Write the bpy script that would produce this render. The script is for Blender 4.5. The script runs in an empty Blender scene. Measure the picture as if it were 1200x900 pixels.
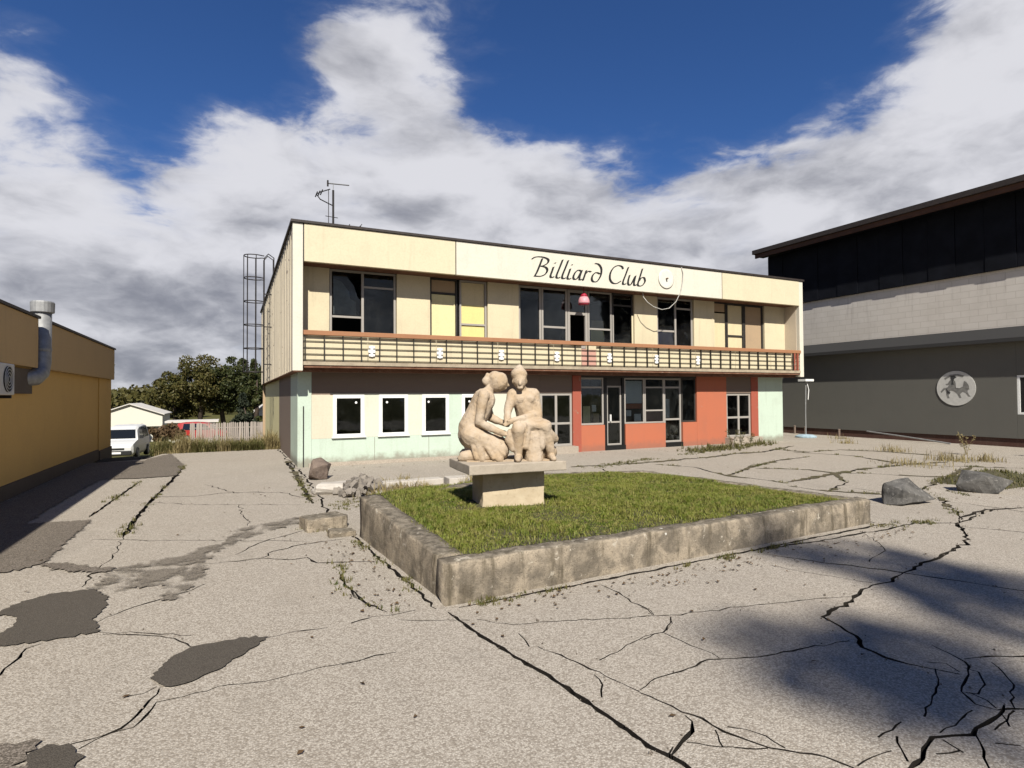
import bpy, bmesh, math, random
import numpy as np
from mathutils import Vector, Matrix, Euler, noise
from mathutils.geometry import delaunay_2d_cdt

random.seed(7)
rng = np.random.default_rng(7)
R = math.radians
scene = bpy.context.scene
COL = scene.collection

# ------------------------------------------------------------------ camera
cam_d = bpy.data.cameras.new('camera')
cam = bpy.data.objects.new('camera', cam_d)
COL.objects.link(cam)
cam_d.sensor_width = 36.0
cam_d.lens = 680.0 / 1200.0 * 36.0
cam_d.clip_start = 0.05
cam_d.clip_end = 12000
yaw, pitch, roll = R(25.8), R(1.2), R(-0.37)
fw = Vector((math.sin(yaw) * math.cos(pitch), math.cos(yaw) * math.cos(pitch), math.sin(pitch)))
rt0 = Vector((math.cos(yaw), -math.sin(yaw), 0))
up0 = rt0.cross(fw)
rt = rt0 * math.cos(roll) + up0 * math.sin(roll)
up = -rt0 * math.sin(roll) + up0 * math.cos(roll)
mw = Matrix((rt, up, -fw)).transposed().to_4x4()
mw.translation = (0, 0, 2.0)
cam.matrix_world = mw
scene.camera = cam
scene.render.resolution_x, scene.render.resolution_y = 1024, 768

# ------------------------------------------------------------------ sun
# a metre of height throws its shadow 0.31 m to +X and 1.03 m to +Y
SX, SY = 0.31, 1.03
sun_dir = Vector((SX, SY, -1)).normalized()
sun_el = math.asin(-sun_dir.z)
sun_d = bpy.data.lights.new('sun', 'SUN')
sun_d.energy = 5.0
sun_d.angle = R(0.7)
sun_d.color = (1.0, 0.95, 0.86)
sun_o = bpy.data.objects.new('sun', sun_d)
sun_o.rotation_euler = (-sun_dir).to_track_quat('Z', 'Y').to_euler()
sun_o.location = (-10, -34, 33)
COL.objects.link(sun_o)

# ------------------------------------------------------------------ world: clear sky with cumulus banks
world = bpy.data.worlds.new('World')
scene.world = world
world.use_nodes = True
wt = world.node_tree
wt.nodes.clear()


class NT:
    """small helper for wiring shader nodes"""
    def __init__(self, tree):
        self.t = tree

    def n(self, kind, ins=None, **props):
        nd = self.t.nodes.new(kind)
        for k, v in props.items():
            setattr(nd, k, v)
        for k, v in (ins or {}).items():
            s = nd.inputs[k]
            if hasattr(v, 'node'):
                self.t.links.new(v, s)
            else:
                s.default_value = v
        return nd

    def math(self, op, a, b=0.0, c=None, clamp=False):
        nd = self.t.nodes.new('ShaderNodeMath')
        nd.operation = op
        nd.use_clamp = clamp
        for i, v in enumerate((a, b) if c is None else (a, b, c)):
            if hasattr(v, 'node'):
                self.t.links.new(v, nd.inputs[i])
            else:
                nd.inputs[i].default_value = v
        return nd.outputs[0]

    def vmath(self, op, a, b=None, scale=None):
        nd = self.t.nodes.new('ShaderNodeVectorMath')
        nd.operation = op
        for i, v in enumerate((a, b)):
            if v is None:
                continue
            if hasattr(v, 'node'):
                self.t.links.new(v, nd.inputs[i])
            else:
                nd.inputs[i].default_value = v
        if scale is not None:
            if hasattr(scale, 'node'):
                self.t.links.new(scale, nd.inputs['Scale'])
            else:
                nd.inputs['Scale'].default_value = scale
        return nd.outputs['Value'] if op in ('DOT_PRODUCT', 'LENGTH') else nd.outputs[0]

    def noise(self, vec, scale, detail=4, rough=0.55, dist=0.0, out='Fac'):
        nd = self.n('ShaderNodeTexNoise', {'Vector': vec, 'Scale': scale, 'Detail': detail, 'Roughness': rough,
                                           'Distortion': dist})
        return nd.outputs[out]

    def ramp(self, fac, lo, hi, smooth=True):
        nd = self.n('ShaderNodeMapRange', {'Value': fac, 'From Min': lo, 'From Max': hi})
        nd.interpolation_type = 'SMOOTHSTEP' if smooth else 'LINEAR'
        nd.clamp = True
        return nd.outputs[0]

    def mix(self, fac, a, b, blend='MIX'):
        nd = self.t.nodes.new('ShaderNodeMix')
        nd.data_type = 'RGBA'
        nd.blend_type = blend
        for key, v in ((0, fac), (6, a), (7, b)):
            if hasattr(v, 'node'):
                self.t.links.new(v, nd.inputs[key])
            else:
                nd.inputs[key].default_value = (*v, 1.0) if isinstance(v, tuple) and len(v) == 3 else v
        return nd.outputs[2]


W = NT(wt)
sky = W.n('ShaderNodeTexSky', sky_type='NISHITA', sun_disc=False)
sky.sun_elevation = sun_el
sky.sun_rotation = math.atan2(-SX, -SY)
sky.altitude = 300
sky.air_density = 1.0
sky.dust_density = 0.3
sky.ozone_density = 4.0
tc = W.n('ShaderNodeTexCoord')
d = W.vmath('NORMALIZE', tc.outputs['Generated'])
sep = W.n('ShaderNodeSeparateXYZ', {0: d})
dz = sep.outputs[2]


def cloud_space(dirv):
    """flattened dome, so that the banks lie down towards the horizon"""
    s = W.n('ShaderNodeSeparateXYZ', {0: dirv})
    den = W.math('ADD', W.math('MAXIMUM', s.outputs[2], 0.0), 0.60)
    p = W.n('ShaderNodeCombineXYZ', {0: W.math('DIVIDE', s.outputs[0], den), 1: W.math('DIVIDE', s.outputs[1], den),
                                     2: W.math('MULTIPLY', s.outputs[2], 2.0)}).outputs[0]
    return W.vmath('ADD', p, (3.1, 7.4, 1.7))


p0 = cloud_space(d)
# billows push each other about: warp the space a little before sampling
warp = W.vmath('SCALE', W.vmath('SUBTRACT', W.noise(p0, 3.0, 4, 0.55, 0, 'Color'), (0.5, 0.5, 0.5)), scale=0.16)
p0 = W.vmath('ADD', p0, warp)
f0 = W.math('ADD', W.math('MULTIPLY', W.noise(p0, 2.3, 3, 0.5), 0.50), W.math('MULTIPLY', W.noise(p0, 5.5, 9, 0.58), 0.50))
# banks: how much cloud each part of the sky holds
cover = W.math('SUBTRACT', W.math('ADD', 0.42, W.math('MULTIPLY', W.ramp(dz, 0.24, 0.06), 0.30)), W.math('MULTIPLY', W.ramp(dz, 0.29, 0.48), 0.80))
BANKS = [(0.20, 0.835, 0.51, 240, 0.46), (0.27, 0.86, 0.43, 110, 0.30), (0.85, 0.36, 0.40, 60, 0.75), (-0.24, 0.87, 0.43, 300, 0.34),
         (-0.10, 0.93, 0.34, 260, -0.42), (0.587, 0.639, 0.498, 40, -0.35), (-0.05, 0.866, 0.50, 90, -0.35),
         (0.50, 0.80, 0.33, 22, 0.36), (-0.24, 0.93, 0.27, 60, 0.32), (0.04, 0.94, 0.33, 110, 0.32)]
for (bx_, by_, bz_, k, a) in BANKS:
    g = W.math('EXPONENT', W.math('MULTIPLY', W.math('SUBTRACT', W.vmath('DOT_PRODUCT', d, Vector((bx_, by_, bz_)).normalized()), 1.0), k))
    cover = W.math('ADD', cover, W.math('MULTIPLY', g, a))
dens = W.math('ADD', W.math('MULTIPLY', W.math('SUBTRACT', f0, 0.5), 1.45), W.math('MULTIPLY', cover, 0.42))
alpha = W.math('ADD', W.math('MULTIPLY', W.ramp(dens, 0.02, 0.15), 0.75), W.math('MULTIPLY', W.ramp(dens, -0.07, 0.25), 0.25))
alpha = W.math('MAXIMUM', alpha, W.ramp(dz, 0.03, -0.02))
# the sun stands behind the viewer: tops and near flanks bright, undersides grey
p1 = W.vmath('ADD', p0, (0.0, -0.06, 0.13))
l0, l1 = W.noise(p0, 5.0, 6, 0.55), W.noise(p1, 5.0, 6, 0.55)
lit = W.math('ADD', W.math('MULTIPLY', W.math('SUBTRACT', l0, l1), 1.7), 0.53)
lit = W.math('ADD', lit, W.math('MULTIPLY', W.math('SUBTRACT', W.noise(p0, 2.0, 4, 0.5), 0.5), 1.3))
lit = W.math('ADD', lit, W.math('MULTIPLY', W.ramp(dz, 0.10, 0.36), 0.40))
lit = W.math('SUBTRACT', lit, W.math('MULTIPLY', W.ramp(dens, 0.14, 0.45), 0.10))
lit = W.ramp(lit, 0.05, 1.05)
ccol = W.mix(lit, (0.150, 0.155, 0.180), (0.44, 0.44, 0.465))
skycol = W.vmath('MULTIPLY', W.vmath('SCALE', sky.outputs[0], scale=0.047), (0.48, 0.75, 1.15))
final = W.mix(W.math('MULTIPLY', alpha, 0.97), skycol, ccol)
bg = W.n('ShaderNodeBackground', {'Color': final, 'Strength': 1.0})
W.n('ShaderNodeOutputWorld', {0: bg.outputs[0]})

# ------------------------------------------------------------------ exposure
scene.view_settings.view_transform = 'Standard'
scene.view_settings.look = 'None'
scene.view_settings.exposure = 0.75
scene.view_settings.gamma = 1.0
scene.view_settings.use_curve_mapping = False
scene.render.engine = 'CYCLES'
scene.cycles.max_bounces = 6
scene.cycles.diffuse_bounces = 2
scene.cycles.transparent_max_bounces = 8


# ------------------------------------------------------------------ mesh helpers
class MB:
    """collects faces for ONE mesh object"""
    def __init__(self):
        self.v, self.f = [], []

    def add(self, verts, faces):
        o = len(self.v)
        self.v += [tuple(q) for q in verts]
        self.f += [tuple(i + o for i in q) for q in faces]
        return self

    def box(self, x0, x1, y0, y1, z0, z1, m=None):
        v = [(x, y, z) for z in (z0, z1) for y in (y0, y1) for x in (x0, x1)]
        if m:
            v = [m @ Vector(q) for q in v]
        return self.add(v, [(0, 2, 3, 1), (4, 5, 7, 6), (0, 1, 5, 4), (2, 6, 7, 3), (0, 4, 6, 2), (1, 3, 7, 5)])

    def tube(self, pts, r, n=8, cap=True, closed=False):
        pts = [Vector(p) for p in pts]
        rs = r if isinstance(r, (list, tuple)) else [r] * len(pts)
        rings = []
        ref = None
        for i, p in enumerate(pts):
            if closed:
                t = pts[(i + 1) % len(pts)] - pts[i - 1]
            else:
                t = pts[min(i + 1, len(pts) - 1)] - pts[max(i - 1, 0)]
            t.normalize()
            if ref is None:
                ref = Vector((0, 0, 1)) if abs(t.z) < 0.9 else Vector((1, 0, 0))
            a = t.cross(ref).normalized()
            b = a.cross(t).normalized()
            ref = b
            rings.append([p + (a * math.cos(k * 2 * math.pi / n) + b * math.sin(k * 2 * math.pi / n)) * rs[i] for k in range(n)])
        v = [q for ring in rings for q in ring]
        f = []
        m = len(rings)
        for i in range(m if closed else m - 1):
            j = (i + 1) % m
            for k in range(n):
                f.append((i * n + k, i * n + (k + 1) % n, j * n + (k + 1) % n, j * n + k))
        if cap and not closed:
            f.append(tuple(range(n))[::-1])
            f.append(tuple((m - 1) * n + k for k in range(n)))
        return self.add(v, f)

    def lathe(self, prof, c, n=20, axis='z'):
        v = []
        for (r, h) in prof:
            for k in range(n):
                a = 2 * math.pi * k / n
                q = (r * math.cos(a), r * math.sin(a), h)
                if axis == 'x':
                    q = (q[2], q[0], q[1])
                elif axis == 'y':
                    q = (q[0], q[2], q[1])
                v.append((q[0] + c[0], q[1] + c[1], q[2] + c[2]))
        f = []
        for i in range(len(prof) - 1):
            for k in range(n):
                f.append((i * n + k, i * n + (k + 1) % n, (i + 1) * n + (k + 1) % n, (i + 1) * n + k))
        f.append(tuple(range(n))[::-1])
        f.append(tuple((len(prof) - 1) * n + k for k in range(n)))
        return self.add(v, f)

    def prism(self, poly, z0, z1):
        n = len(poly)
        v = [(x, y, z0) for x, y in poly] + [(x, y, z1) for x, y in poly]
        f = [tuple(range(n))[::-1], tuple(range(n, 2 * n))] + [(i, (i + 1) % n, n + (i + 1) % n, n + i) for i in range(n)]
        return self.add(v, f)

    def mesh(self, name, mat=None, smooth=False):
        me = bpy.data.meshes.new(name)
        me.from_pydata(self.v, [], self.f)
        me.validate()
        bm = bmesh.new()
        bm.from_mesh(me)
        bmesh.ops.recalc_face_normals(bm, faces=bm.faces)
        bm.to_mesh(me)
        bm.free()
        if mat:
            me.materials.append(mat)
        if smooth:
            for p in me.polygons:
                p.use_smooth = True
        return me

    def build(self, name, mat, parent=None, smooth=False, bevel=0.0):
        o = bpy.data.objects.new(name, self.mesh(name, mat, smooth))
        COL.objects.link(o)
        if parent:
            attach(o, parent)
        if bevel:
            b = o.modifiers.new('bevel', 'BEVEL')
            b.width = bevel
            b.segments = 2
            b.limit_method = 'ANGLE'
        return o


WORLD_OF = {}


def attach(o, parent):
    """child keeps the world coordinates its mesh was written in"""
    o.parent = parent
    o.matrix_parent_inverse = WORLD_OF.get(parent.name, Matrix()).inverted()
    WORLD_OF[o.name] = Matrix()


def tag(o, label=None, cat=None, group=None, kind=None):
    for k, v in (('label', label), ('category', cat), ('group', group), ('kind', kind)):
        if v:
            o[k] = v
    return o


def empty(name, loc, label=None, cat=None, group=None, kind=None):
    o = bpy.data.objects.new(name, None)
    o.location = loc
    o.empty_display_size = 0.2
    COL.objects.link(o)
    WORLD_OF[o.name] = Matrix.Translation(loc)
    return tag(o, label, cat, group, kind)


def raw_mesh(name, V, F, mat, smooth=False):
    """fast mesh from numpy arrays: V (n,3), F (m,3)"""
    me = bpy.data.meshes.new(name)
    V = np.asarray(V, dtype=np.float32)
    F = np.asarray(F, dtype=np.int32)
    me.vertices.add(len(V))
    me.vertices.foreach_set('co', V.ravel())
    me.loops.add(F.size)
    me.loops.foreach_set('vertex_index', F.ravel())
    me.polygons.add(len(F))
    me.polygons.foreach_set('loop_start', np.arange(0, F.size, F.shape[1], dtype=np.int32))
    me.update(calc_edges=True)
    me.validate()
    if mat:
        me.materials.append(mat)
    if smooth:
        me.polygons.foreach_set('use_smooth', np.ones(len(F), dtype=bool))
    return me


def obj(name, me, parent=None):
    o = bpy.data.objects.new(name, me)
    COL.objects.link(o)
    if parent:
        attach(o, parent)
    return o


# ------------------------------------------------------------------ materials
MATS = {}
ALB = 0.66      # scales down every paint and stone tone below, so shaded parts render darker


def material(name):
    m = bpy.data.materials.new(name)
    m.use_nodes = True
    m.node_tree.nodes.clear()
    MATS[name] = m
    return m, NT(m.node_tree)


def finish(T, color, rough=0.8, normal=None, spec=0.3, metallic=0.0, **kw):
    if isinstance(color, tuple):
        color = (*(v * ALB for v in color), 1)
    else:
        color = T.mix(1.0, color, (ALB, ALB, ALB), 'MULTIPLY')
    ins = {'Base Color': color, 'Roughness': rough,
           'Specular IOR Level': spec, 'Metallic': metallic}
    if normal is not None:
        ins['Normal'] = normal
    ins.update(kw)
    b = T.n('ShaderNodeBsdfPrincipled', ins)
    T.n('ShaderNodeOutputMaterial', {0: b.outputs[0]})
    return b


def bump(T, h, strength=0.3, dist=0.01):
    return T.n('ShaderNodeBump', {'Height': h, 'Strength': strength, 'Distance': dist}).outputs[0]


def paint(name, col, dirt=(0.25, 0.21, 0.16), amount=0.35, streak=0.5, rough=0.75, peel=None, peel_amt=0.0, grime_z=None, bscale=60):
    """weathered painted render: blotches, run-off streaks, chips"""
    m, T = material(name)
    pos = T.n('ShaderNodeNewGeometry').outputs['Position']
    blot = T.ramp(T.noise(pos, 1.3, 6, 0.6), 0.42, 0.72)
    st = T.vmath('MULTIPLY', pos, (7.0, 7.0, 0.55))
    strk = T.ramp(T.noise(st, 1.0, 5, 0.6), 0.52, 0.78)
    fine = T.noise(pos, 22, 4, 0.6)
    c = T.mix(T.math('MULTIPLY', blot, amount * 0.6), col, tuple(0.55 * a + 0.45 * b for a, b in zip(col, dirt)))
    c = T.mix(T.math('MULTIPLY', strk, streak * 0.7), c, tuple(0.4 * a + 0.6 * b for a, b in zip(col, dirt)))
    c = T.mix(T.math('MULTIPLY', T.ramp(fine, 0.35, 0.75), 0.12), c, dirt)
    if peel:
        pm = T.ramp(T.noise(pos, 5.5, 8, 0.68, 0.4), 0.64 - peel_amt, 0.67 - peel_amt)
        c = T.mix(pm, c, peel)
    if grime_z is not None:
        z = T.n('ShaderNodeSeparateXYZ', {0: pos}).outputs[2]
        zz = T.math('ADD', z, T.math('MULTIPLY', T.math('SUBTRACT', T.noise(pos, 4, 5, 0.65), 0.5), 0.5))
        c = T.mix(T.math('MULTIPLY', T.ramp(zz, grime_z + 0.22, grime_z - 0.05), 0.75), c, dirt)
    finish(T, c, rough, bump(T, T.noise(pos, bscale, 5, 0.6), 0.25, 0.004))
    return m


def plain(name, col, rough=0.6, metallic=0.0, var=0.2, scale=8, bmp=0.15, spec=0.3):
    m, T = material(name)
    pos = T.n('ShaderNodeTexCoord').outputs['Object']
    c = T.mix(T.ramp(T.noise(pos, scale, 5, 0.6), 0.3, 0.75), tuple(v * (1 - var) for v in col), tuple(min(1, v * (1 + var)) for v in col))
    finish(T, c, rough, bump(T, T.noise(pos, scale * 8, 3, 0.6), bmp, 0.003), spec, metallic)
    return m


def rocky(name, c1, c2, c3, scale=6.0, bstr=0.7, rough=0.9, bdist=0.02):
    m, T = material(name)
    pos = T.n('ShaderNodeNewGeometry').outputs['Position']
    a = T.ramp(T.noise(pos, scale, 7, 0.65, 0.3), 0.32, 0.7)
    b = T.ramp(T.noise(pos, scale * 5, 5, 0.6), 0.55, 0.75)
    c = T.mix(a, c1, c2)
    c = T.mix(T.math('MULTIPLY', b, 0.6), c, c3)
    h = T.math('ADD', T.noise(pos, scale * 3, 8, 0.7), T.math('MULTIPLY', T.noise(pos, scale * 22, 3, 0.6), 0.35))
    finish(T, c, rough, bump(T, h, bstr, bdist), 0.25)
    return m


def aggregate(name, base, pale, dark, cell, contrast, tint):
    """exposed-aggregate concrete: pebbles set in a cement matrix"""
    m, T = material(name)
    pos = T.n('ShaderNodeNewGeometry').outputs['Position']
    vor = T.n('ShaderNodeTexVoronoi', {'Vector': T.vmath('ADD', pos, T.vmath('SCALE', T.noise(pos, cell * 0.7, 2, 0.5, 0, 'Color'), scale=0.6 / cell)), 'Scale': cell})
    rnd = T.n('ShaderNodeSeparateColor', {0: vor.outputs['Color']}).outputs[0]
    c = T.mix(T.ramp(rnd, 0.42, 0.72, False), base, pale)
    c = T.mix(T.math('MULTIPLY', T.ramp(rnd, 0.36, 0.20, False), contrast), c, dark)
    gap = T.ramp(vor.outputs['Distance'], 0.34, 0.56)
    c = T.mix(T.math('MULTIPLY', gap, contrast * 0.8), c, dark)
    # slow stains and worn lanes
    c = T.mix(T.math('MULTIPLY', T.ramp(T.noise(pos, 0.45, 6, 0.6), 0.45, 0.72), 0.30), c, tint)
    c = T.mix(T.math('MULTIPLY', T.ramp(T.noise(pos, 1.9, 7, 0.62, 0.6), 0.55, 0.75), 0.35), c, tuple(v * 0.55 for v in base))
    c = T.mix(T.math('MULTIPLY', T.ramp(T.noise(pos, 0.9, 5, 0.6, 0.3), 0.58, 0.75), 0.30), c, pale)
    rnd_o = T.n('ShaderNodeObjectInfo').outputs['Random']
    c = T.mix(T.math('MULTIPLY', rnd_o, 0.22), c, tuple(v * 0.62 for v in base))
    # wheel-worn lanes, rain stains and rust-brown blotches
    c = T.mix(T.math('MULTIPLY', T.ramp(T.noise(T.vmath('MULTIPLY', pos, (1.0, 0.16, 1.0)), 1.1, 5, 0.6), 0.52, 0.72), 0.28), c, tuple(v * 0.60 for v in base))
    c = T.mix(T.math('MULTIPLY', T.ramp(T.noise(pos, 3.3, 8, 0.7, 0.9), 0.62, 0.74), 0.45), c, (base[0] * 0.50, base[1] * 0.44, base[2] * 0.38))
    h = T.math('SUBTRACT', T.math('MULTIPLY', T.noise(pos, cell * 0.8, 3, 0.6), 0.6), vor.outputs['Distance'])
    finish(T, c, 0.92, bump(T, h, 0.55, 0.006), 0.2)
    return m


def leafy(name, cols, trans=0.25, rough=0.6, scale=2.0):
    m, T = material(name)
    pos = T.n('ShaderNodeNewGeometry').outputs['Position']
    a = T.ramp(T.noise(pos, scale, 4, 0.6), 0.3, 0.7)
    b = T.ramp(T.noise(pos, scale * 9, 3, 0.6), 0.35, 0.7)
    c = T.mix(b, T.mix(a, cols[0], cols[1]), cols[2])
    bs = T.n('ShaderNodeBsdfPrincipled', {'Base Color': c, 'Roughness': rough, 'Specular IOR Level': 0.25})
    tr = T.n('ShaderNodeBsdfTranslucent', {'Color': c})
    mx = T.n('ShaderNodeMixShader', {0: trans, 1: bs.outputs[0], 2: tr.outputs[0]})
    T.n('ShaderNodeOutputMaterial', {0: mx.outputs[0]})
    return m


def glass(name, tint=(0.80, 0.84, 0.84), rough=0.03):
    m, T = material(name)
    fr = T.n('ShaderNodeFresnel', {'IOR': 1.5})
    pos = T.n('ShaderNodeTexCoord').outputs['Object']
    gl = T.n('ShaderNodeBsdfGlossy', {'Color': (0.62, 0.64, 0.66, 1), 'Roughness': rough, 'Normal': bump(T, T.noise(pos, 1.5, 2, 0.5), 0.08, 0.05)})
    tr = T.n('ShaderNodeBsdfTransparent', {'Color': (*tint, 1)})
    df = T.n('ShaderNodeBsdfDiffuse', {'Color': (0.25, 0.25, 0.22, 1)})
    dust = T.math('MULTIPLY', T.ramp(T.noise(pos, 3, 5, 0.65), 0.45, 0.8), 0.035)
    mx = T.n('ShaderNodeMixShader', {0: fr.outputs[0], 1: tr.outputs[0], 2: gl.outputs[0]})
    m2 = T.n('ShaderNodeMixShader', {0: dust, 1: mx.outputs[0], 2: df.outputs[0]})
    T.n('ShaderNodeOutputMaterial', {0: m2.outputs[0]})
    return m


M_CREAM = paint('cream_render', (0.78, 0.68, 0.46), amount=0.45, streak=0.45)
M_CREAM_SHUTTER = paint('cream_board', (0.80, 0.68, 0.42), amount=0.3, streak=0.3)
M_TAN = paint('tan_board', (0.50, 0.36, 0.22), amount=0.5, streak=0.5)
M_FASCIA = paint('fascia_cream', (0.78, 0.69, 0.48), amount=0.30, streak=0.28)
M_FASCIA_W = paint('fascia_white', (0.80, 0.755, 0.63), amount=0.22, streak=0.22)
M_SIDE = paint('side_cladding', (0.66, 0.58, 0.44), amount=0.5, streak=1.0, peel=(0.22, 0.17, 0.13), peel_amt=0.02)
M_MINT = paint('mint_render', (0.62, 0.74, 0.61), amount=0.40, streak=0.5, grime_z=0.12, peel=(0.66, 0.58, 0.46), peel_amt=-0.02)
M_BEIGE = paint('beige_render', (0.80, 0.68, 0.52), amount=0.25, streak=0.25)
M_TAUPE = paint('taupe_shade_render', (0.21, 0.155, 0.12), amount=0.3, streak=0.3)  # tone darkened to carry the shade under the balcony
M_CORAL = paint('coral_render', (0.54, 0.165, 0.085), dirt=(0.34, 0.15, 0.10), amount=0.6, streak=0.5, grime_z=0.10, peel=(0.50, 0.36, 0.27), peel_amt=-0.035)
M_REDPIL = paint('brick_red', (0.42, 0.10, 0.06), amount=0.3, streak=0.4, peel=(0.35, 0.22, 0.15), peel_amt=0.03)
M_YELLOWPAN = paint('yellow_panel', (0.86, 0.74, 0.30), amount=0.15, streak=0.2)
M_YELLOWPALE = paint('pale_yellow_panel', (0.86, 0.77, 0.42), amount=0.15, streak=0.2)
M_BLUE = plain('blue_curtain', (0.10, 0.10, 0.50), 0.8)
M_PINK = paint('pink_board', (0.66, 0.36, 0.28), amount=0.3)
M_RAILWOOD = paint('terracotta_rail', (0.42, 0.20, 0.10), dirt=(0.20, 0.09, 0.04), amount=0.5, streak=0.3, peel=(0.50, 0.36, 0.24), peel_amt=-0.02)
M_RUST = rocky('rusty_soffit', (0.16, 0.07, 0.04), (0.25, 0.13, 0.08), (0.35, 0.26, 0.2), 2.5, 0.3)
M_DARKMETAL = plain('dark_metal', (0.035, 0.03, 0.028), 0.55, 0.2)
M_BARS = plain('railing_steel', (0.05, 0.045, 0.035), 0.6, 0.1)
M_TRIM = plain('roof_trim', (0.045, 0.035, 0.03), 0.6)
M_FRAMEW = paint('white_frame', (1.0, 1.0, 0.96), amount=0.15, streak=0.2, rough=0.45)
M_FRAMEG = paint('grey_frame', (0.42, 0.39, 0.35), amount=0.3, streak=0.3, rough=0.5)
M_FRAMED = plain('dark_frame', (0.05, 0.045, 0.04), 0.5)
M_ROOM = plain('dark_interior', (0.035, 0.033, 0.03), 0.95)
M_GLASS = glass('window_glass')
M_BLACKDOOR = plain('black_panel', (0.012, 0.012, 0.012), 0.5)
M_PAPER = plain('paper', (1.0, 0.98, 0.94), 0.8, var=0.06)
M_INK = plain('black_lettering', (0.018, 0.018, 0.018), 0.6, var=0.4, scale=12)
M_SLABEDGE = rocky('slab_edge', (0.50, 0.42, 0.30), (0.36, 0.30, 0.22), (0.25, 0.15, 0.10), 3.0, 0.4)
M_STONE = rocky('sandstone', (0.50, 0.37, 0.235), (0.60, 0.49, 0.37), (0.17, 0.13, 0.10), 3.6, 0.9, bdist=0.016)
M_STONEPALE = rocky('pale_plinth_stone', (0.66, 0.55, 0.38), (0.56, 0.45, 0.30), (0.42, 0.32, 0.2), 4.0, 0.35, bdist=0.01)
M_SLABSTONE = rocky('slab_stone', (0.50, 0.43, 0.34), (0.42, 0.36, 0.28), (0.30, 0.25, 0.19), 9.0, 0.4, bdist=0.008)
M_KERB = rocky('lichen_concrete', (0.37, 0.28, 0.18), (0.10, 0.08, 0.05), (0.56, 0.47, 0.34), 3.6, 0.8, bdist=0.025)


def lichen_kerb():
    m, T = material('lichen_kerb')
    pos = T.n('ShaderNodeNewGeometry').outputs['Position']
    nrm = T.n('ShaderNodeSeparateXYZ', {0: T.n('ShaderNodeNewGeometry').outputs['Normal']}).outputs[2]
    a = T.ramp(T.noise(pos, 3.2, 8, 0.68, 0.4), 0.36, 0.62)
    c = T.mix(a, (0.46, 0.385, 0.285), (0.20, 0.17, 0.13))
    c = T.mix(T.ramp(T.noise(T.vmath('MULTIPLY', pos, (6, 6, 0.8)), 1.0, 5, 0.6), 0.50, 0.72), c, (0.11, 0.09, 0.06))
    c = T.mix(T.math('MULTIPLY', T.ramp(nrm, 0.6, 0.95), 0.75), c, T.mix(T.ramp(T.noise(pos, 9, 6, 0.7), 0.4, 0.62), (0.10, 0.085, 0.065), (0.30, 0.26, 0.20)))
    c = T.mix(T.ramp(T.noise(pos, 7.5, 7, 0.7, 0.5), 0.60, 0.66), c, (0.56, 0.50, 0.40))
    c = T.mix(T.math('MULTIPLY', T.ramp(T.noise(pos, 55, 4, 0.7), 0.52, 0.66), 0.65), c, (0.12, 0.095, 0.07))
    v = T.n('ShaderNodeTexVoronoi', {'Vector': pos, 'Scale': 5.5})
    pick = T.math('GREATER_THAN', T.n('ShaderNodeSeparateColor', {0: v.outputs['Color']}).outputs[0], 0.62)
    spot = T.math('MULTIPLY', T.ramp(T.math('ADD', v.outputs['Distance'], T.math('MULTIPLY', T.noise(pos, 60, 3, 0.6), 0.08)), 0.17, 0.13), pick)
    z = T.n('ShaderNodeSeparateXYZ', {0: pos}).outputs[2]
    c = T.mix(T.math('MULTIPLY', spot, T.ramp(z, 0.15, 0.32)), c, (0.70, 0.68, 0.60))
    h = T.math('ADD', T.noise(pos, 12, 8, 0.72), T.math('MULTIPLY', T.noise(pos, 80, 3, 0.6), 0.4))
    finish(T, c, 0.95, bump(T, h, 0.9, 0.02), 0.15)
    return m


M_KERBWALL = lichen_kerb()
M_GRANITE = rocky('granite', (0.17, 0.16, 0.145), (0.06, 0.057, 0.052), (0.42, 0.40, 0.36), 4.0, 0.8, bdist=0.02)
M_BROWNROCK = rocky('brown_rock', (0.25, 0.19, 0.15), (0.16, 0.12, 0.10), (0.42, 0.36, 0.30), 7.0, 0.8, bdist=0.03)
M_WHITEROCK = rocky('pale_concrete_lump', (0.62, 0.57, 0.50), (0.52, 0.47, 0.40), (0.42, 0.37, 0.31), 5.0, 0.4)
M_COARSE = aggregate('coarse_aggregate', (0.39, 0.35, 0.29), (1.0, 0.95, 0.86), (0.045, 0.036, 0.028), 44, 1.0, (0.35, 0.30, 0.24))
M_FINE = aggregate('fine_concrete', (0.50, 0.445, 0.37), (0.66, 0.60, 0.51), (0.19, 0.15, 0.11), 84, 0.48, (0.35, 0.295, 0.23))
M_APRON = aggregate('apron_concrete', (0.52, 0.45, 0.365), (0.64, 0.56, 0.46), (0.28, 0.23, 0.175), 80, 0.4, (0.40, 0.32, 0.24))
M_SOIL = rocky('joint_soil', (0.018, 0.014, 0.010), (0.030, 0.023, 0.015), (0.05, 0.04, 0.028), 14, 0.9, bdist=0.02)
M_EARTH = rocky('earth', (0.10, 0.085, 0.05), (0.07, 0.07, 0.03), (0.16, 0.13, 0.08), 3, 0.8, bdist=0.03)
M_MOSS = rocky('joint_moss', (0.14, 0.11, 0.065), (0.085, 0.08, 0.04), (0.26, 0.21, 0.14), 9, 0.9, bdist=0.02)
M_RUBBLE = rocky('rubble_stone', (0.33, 0.29, 0.24), (0.20, 0.175, 0.15), (0.46, 0.42, 0.36), 8, 0.7, bdist=0.02)
M_YWALL = paint('ochre_render', (0.86, 0.53, 0.16), dirt=(0.35, 0.22, 0.10), amount=0.3, streak=0.2)
M_YPAR = paint('ochre_parapet', (0.66, 0.44, 0.20), dirt=(0.32, 0.22, 0.12), amount=0.25, streak=0.3)
M_YPLINTH = paint('brown_plinth', (0.11, 0.08, 0.06), amount=0.4)
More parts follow.
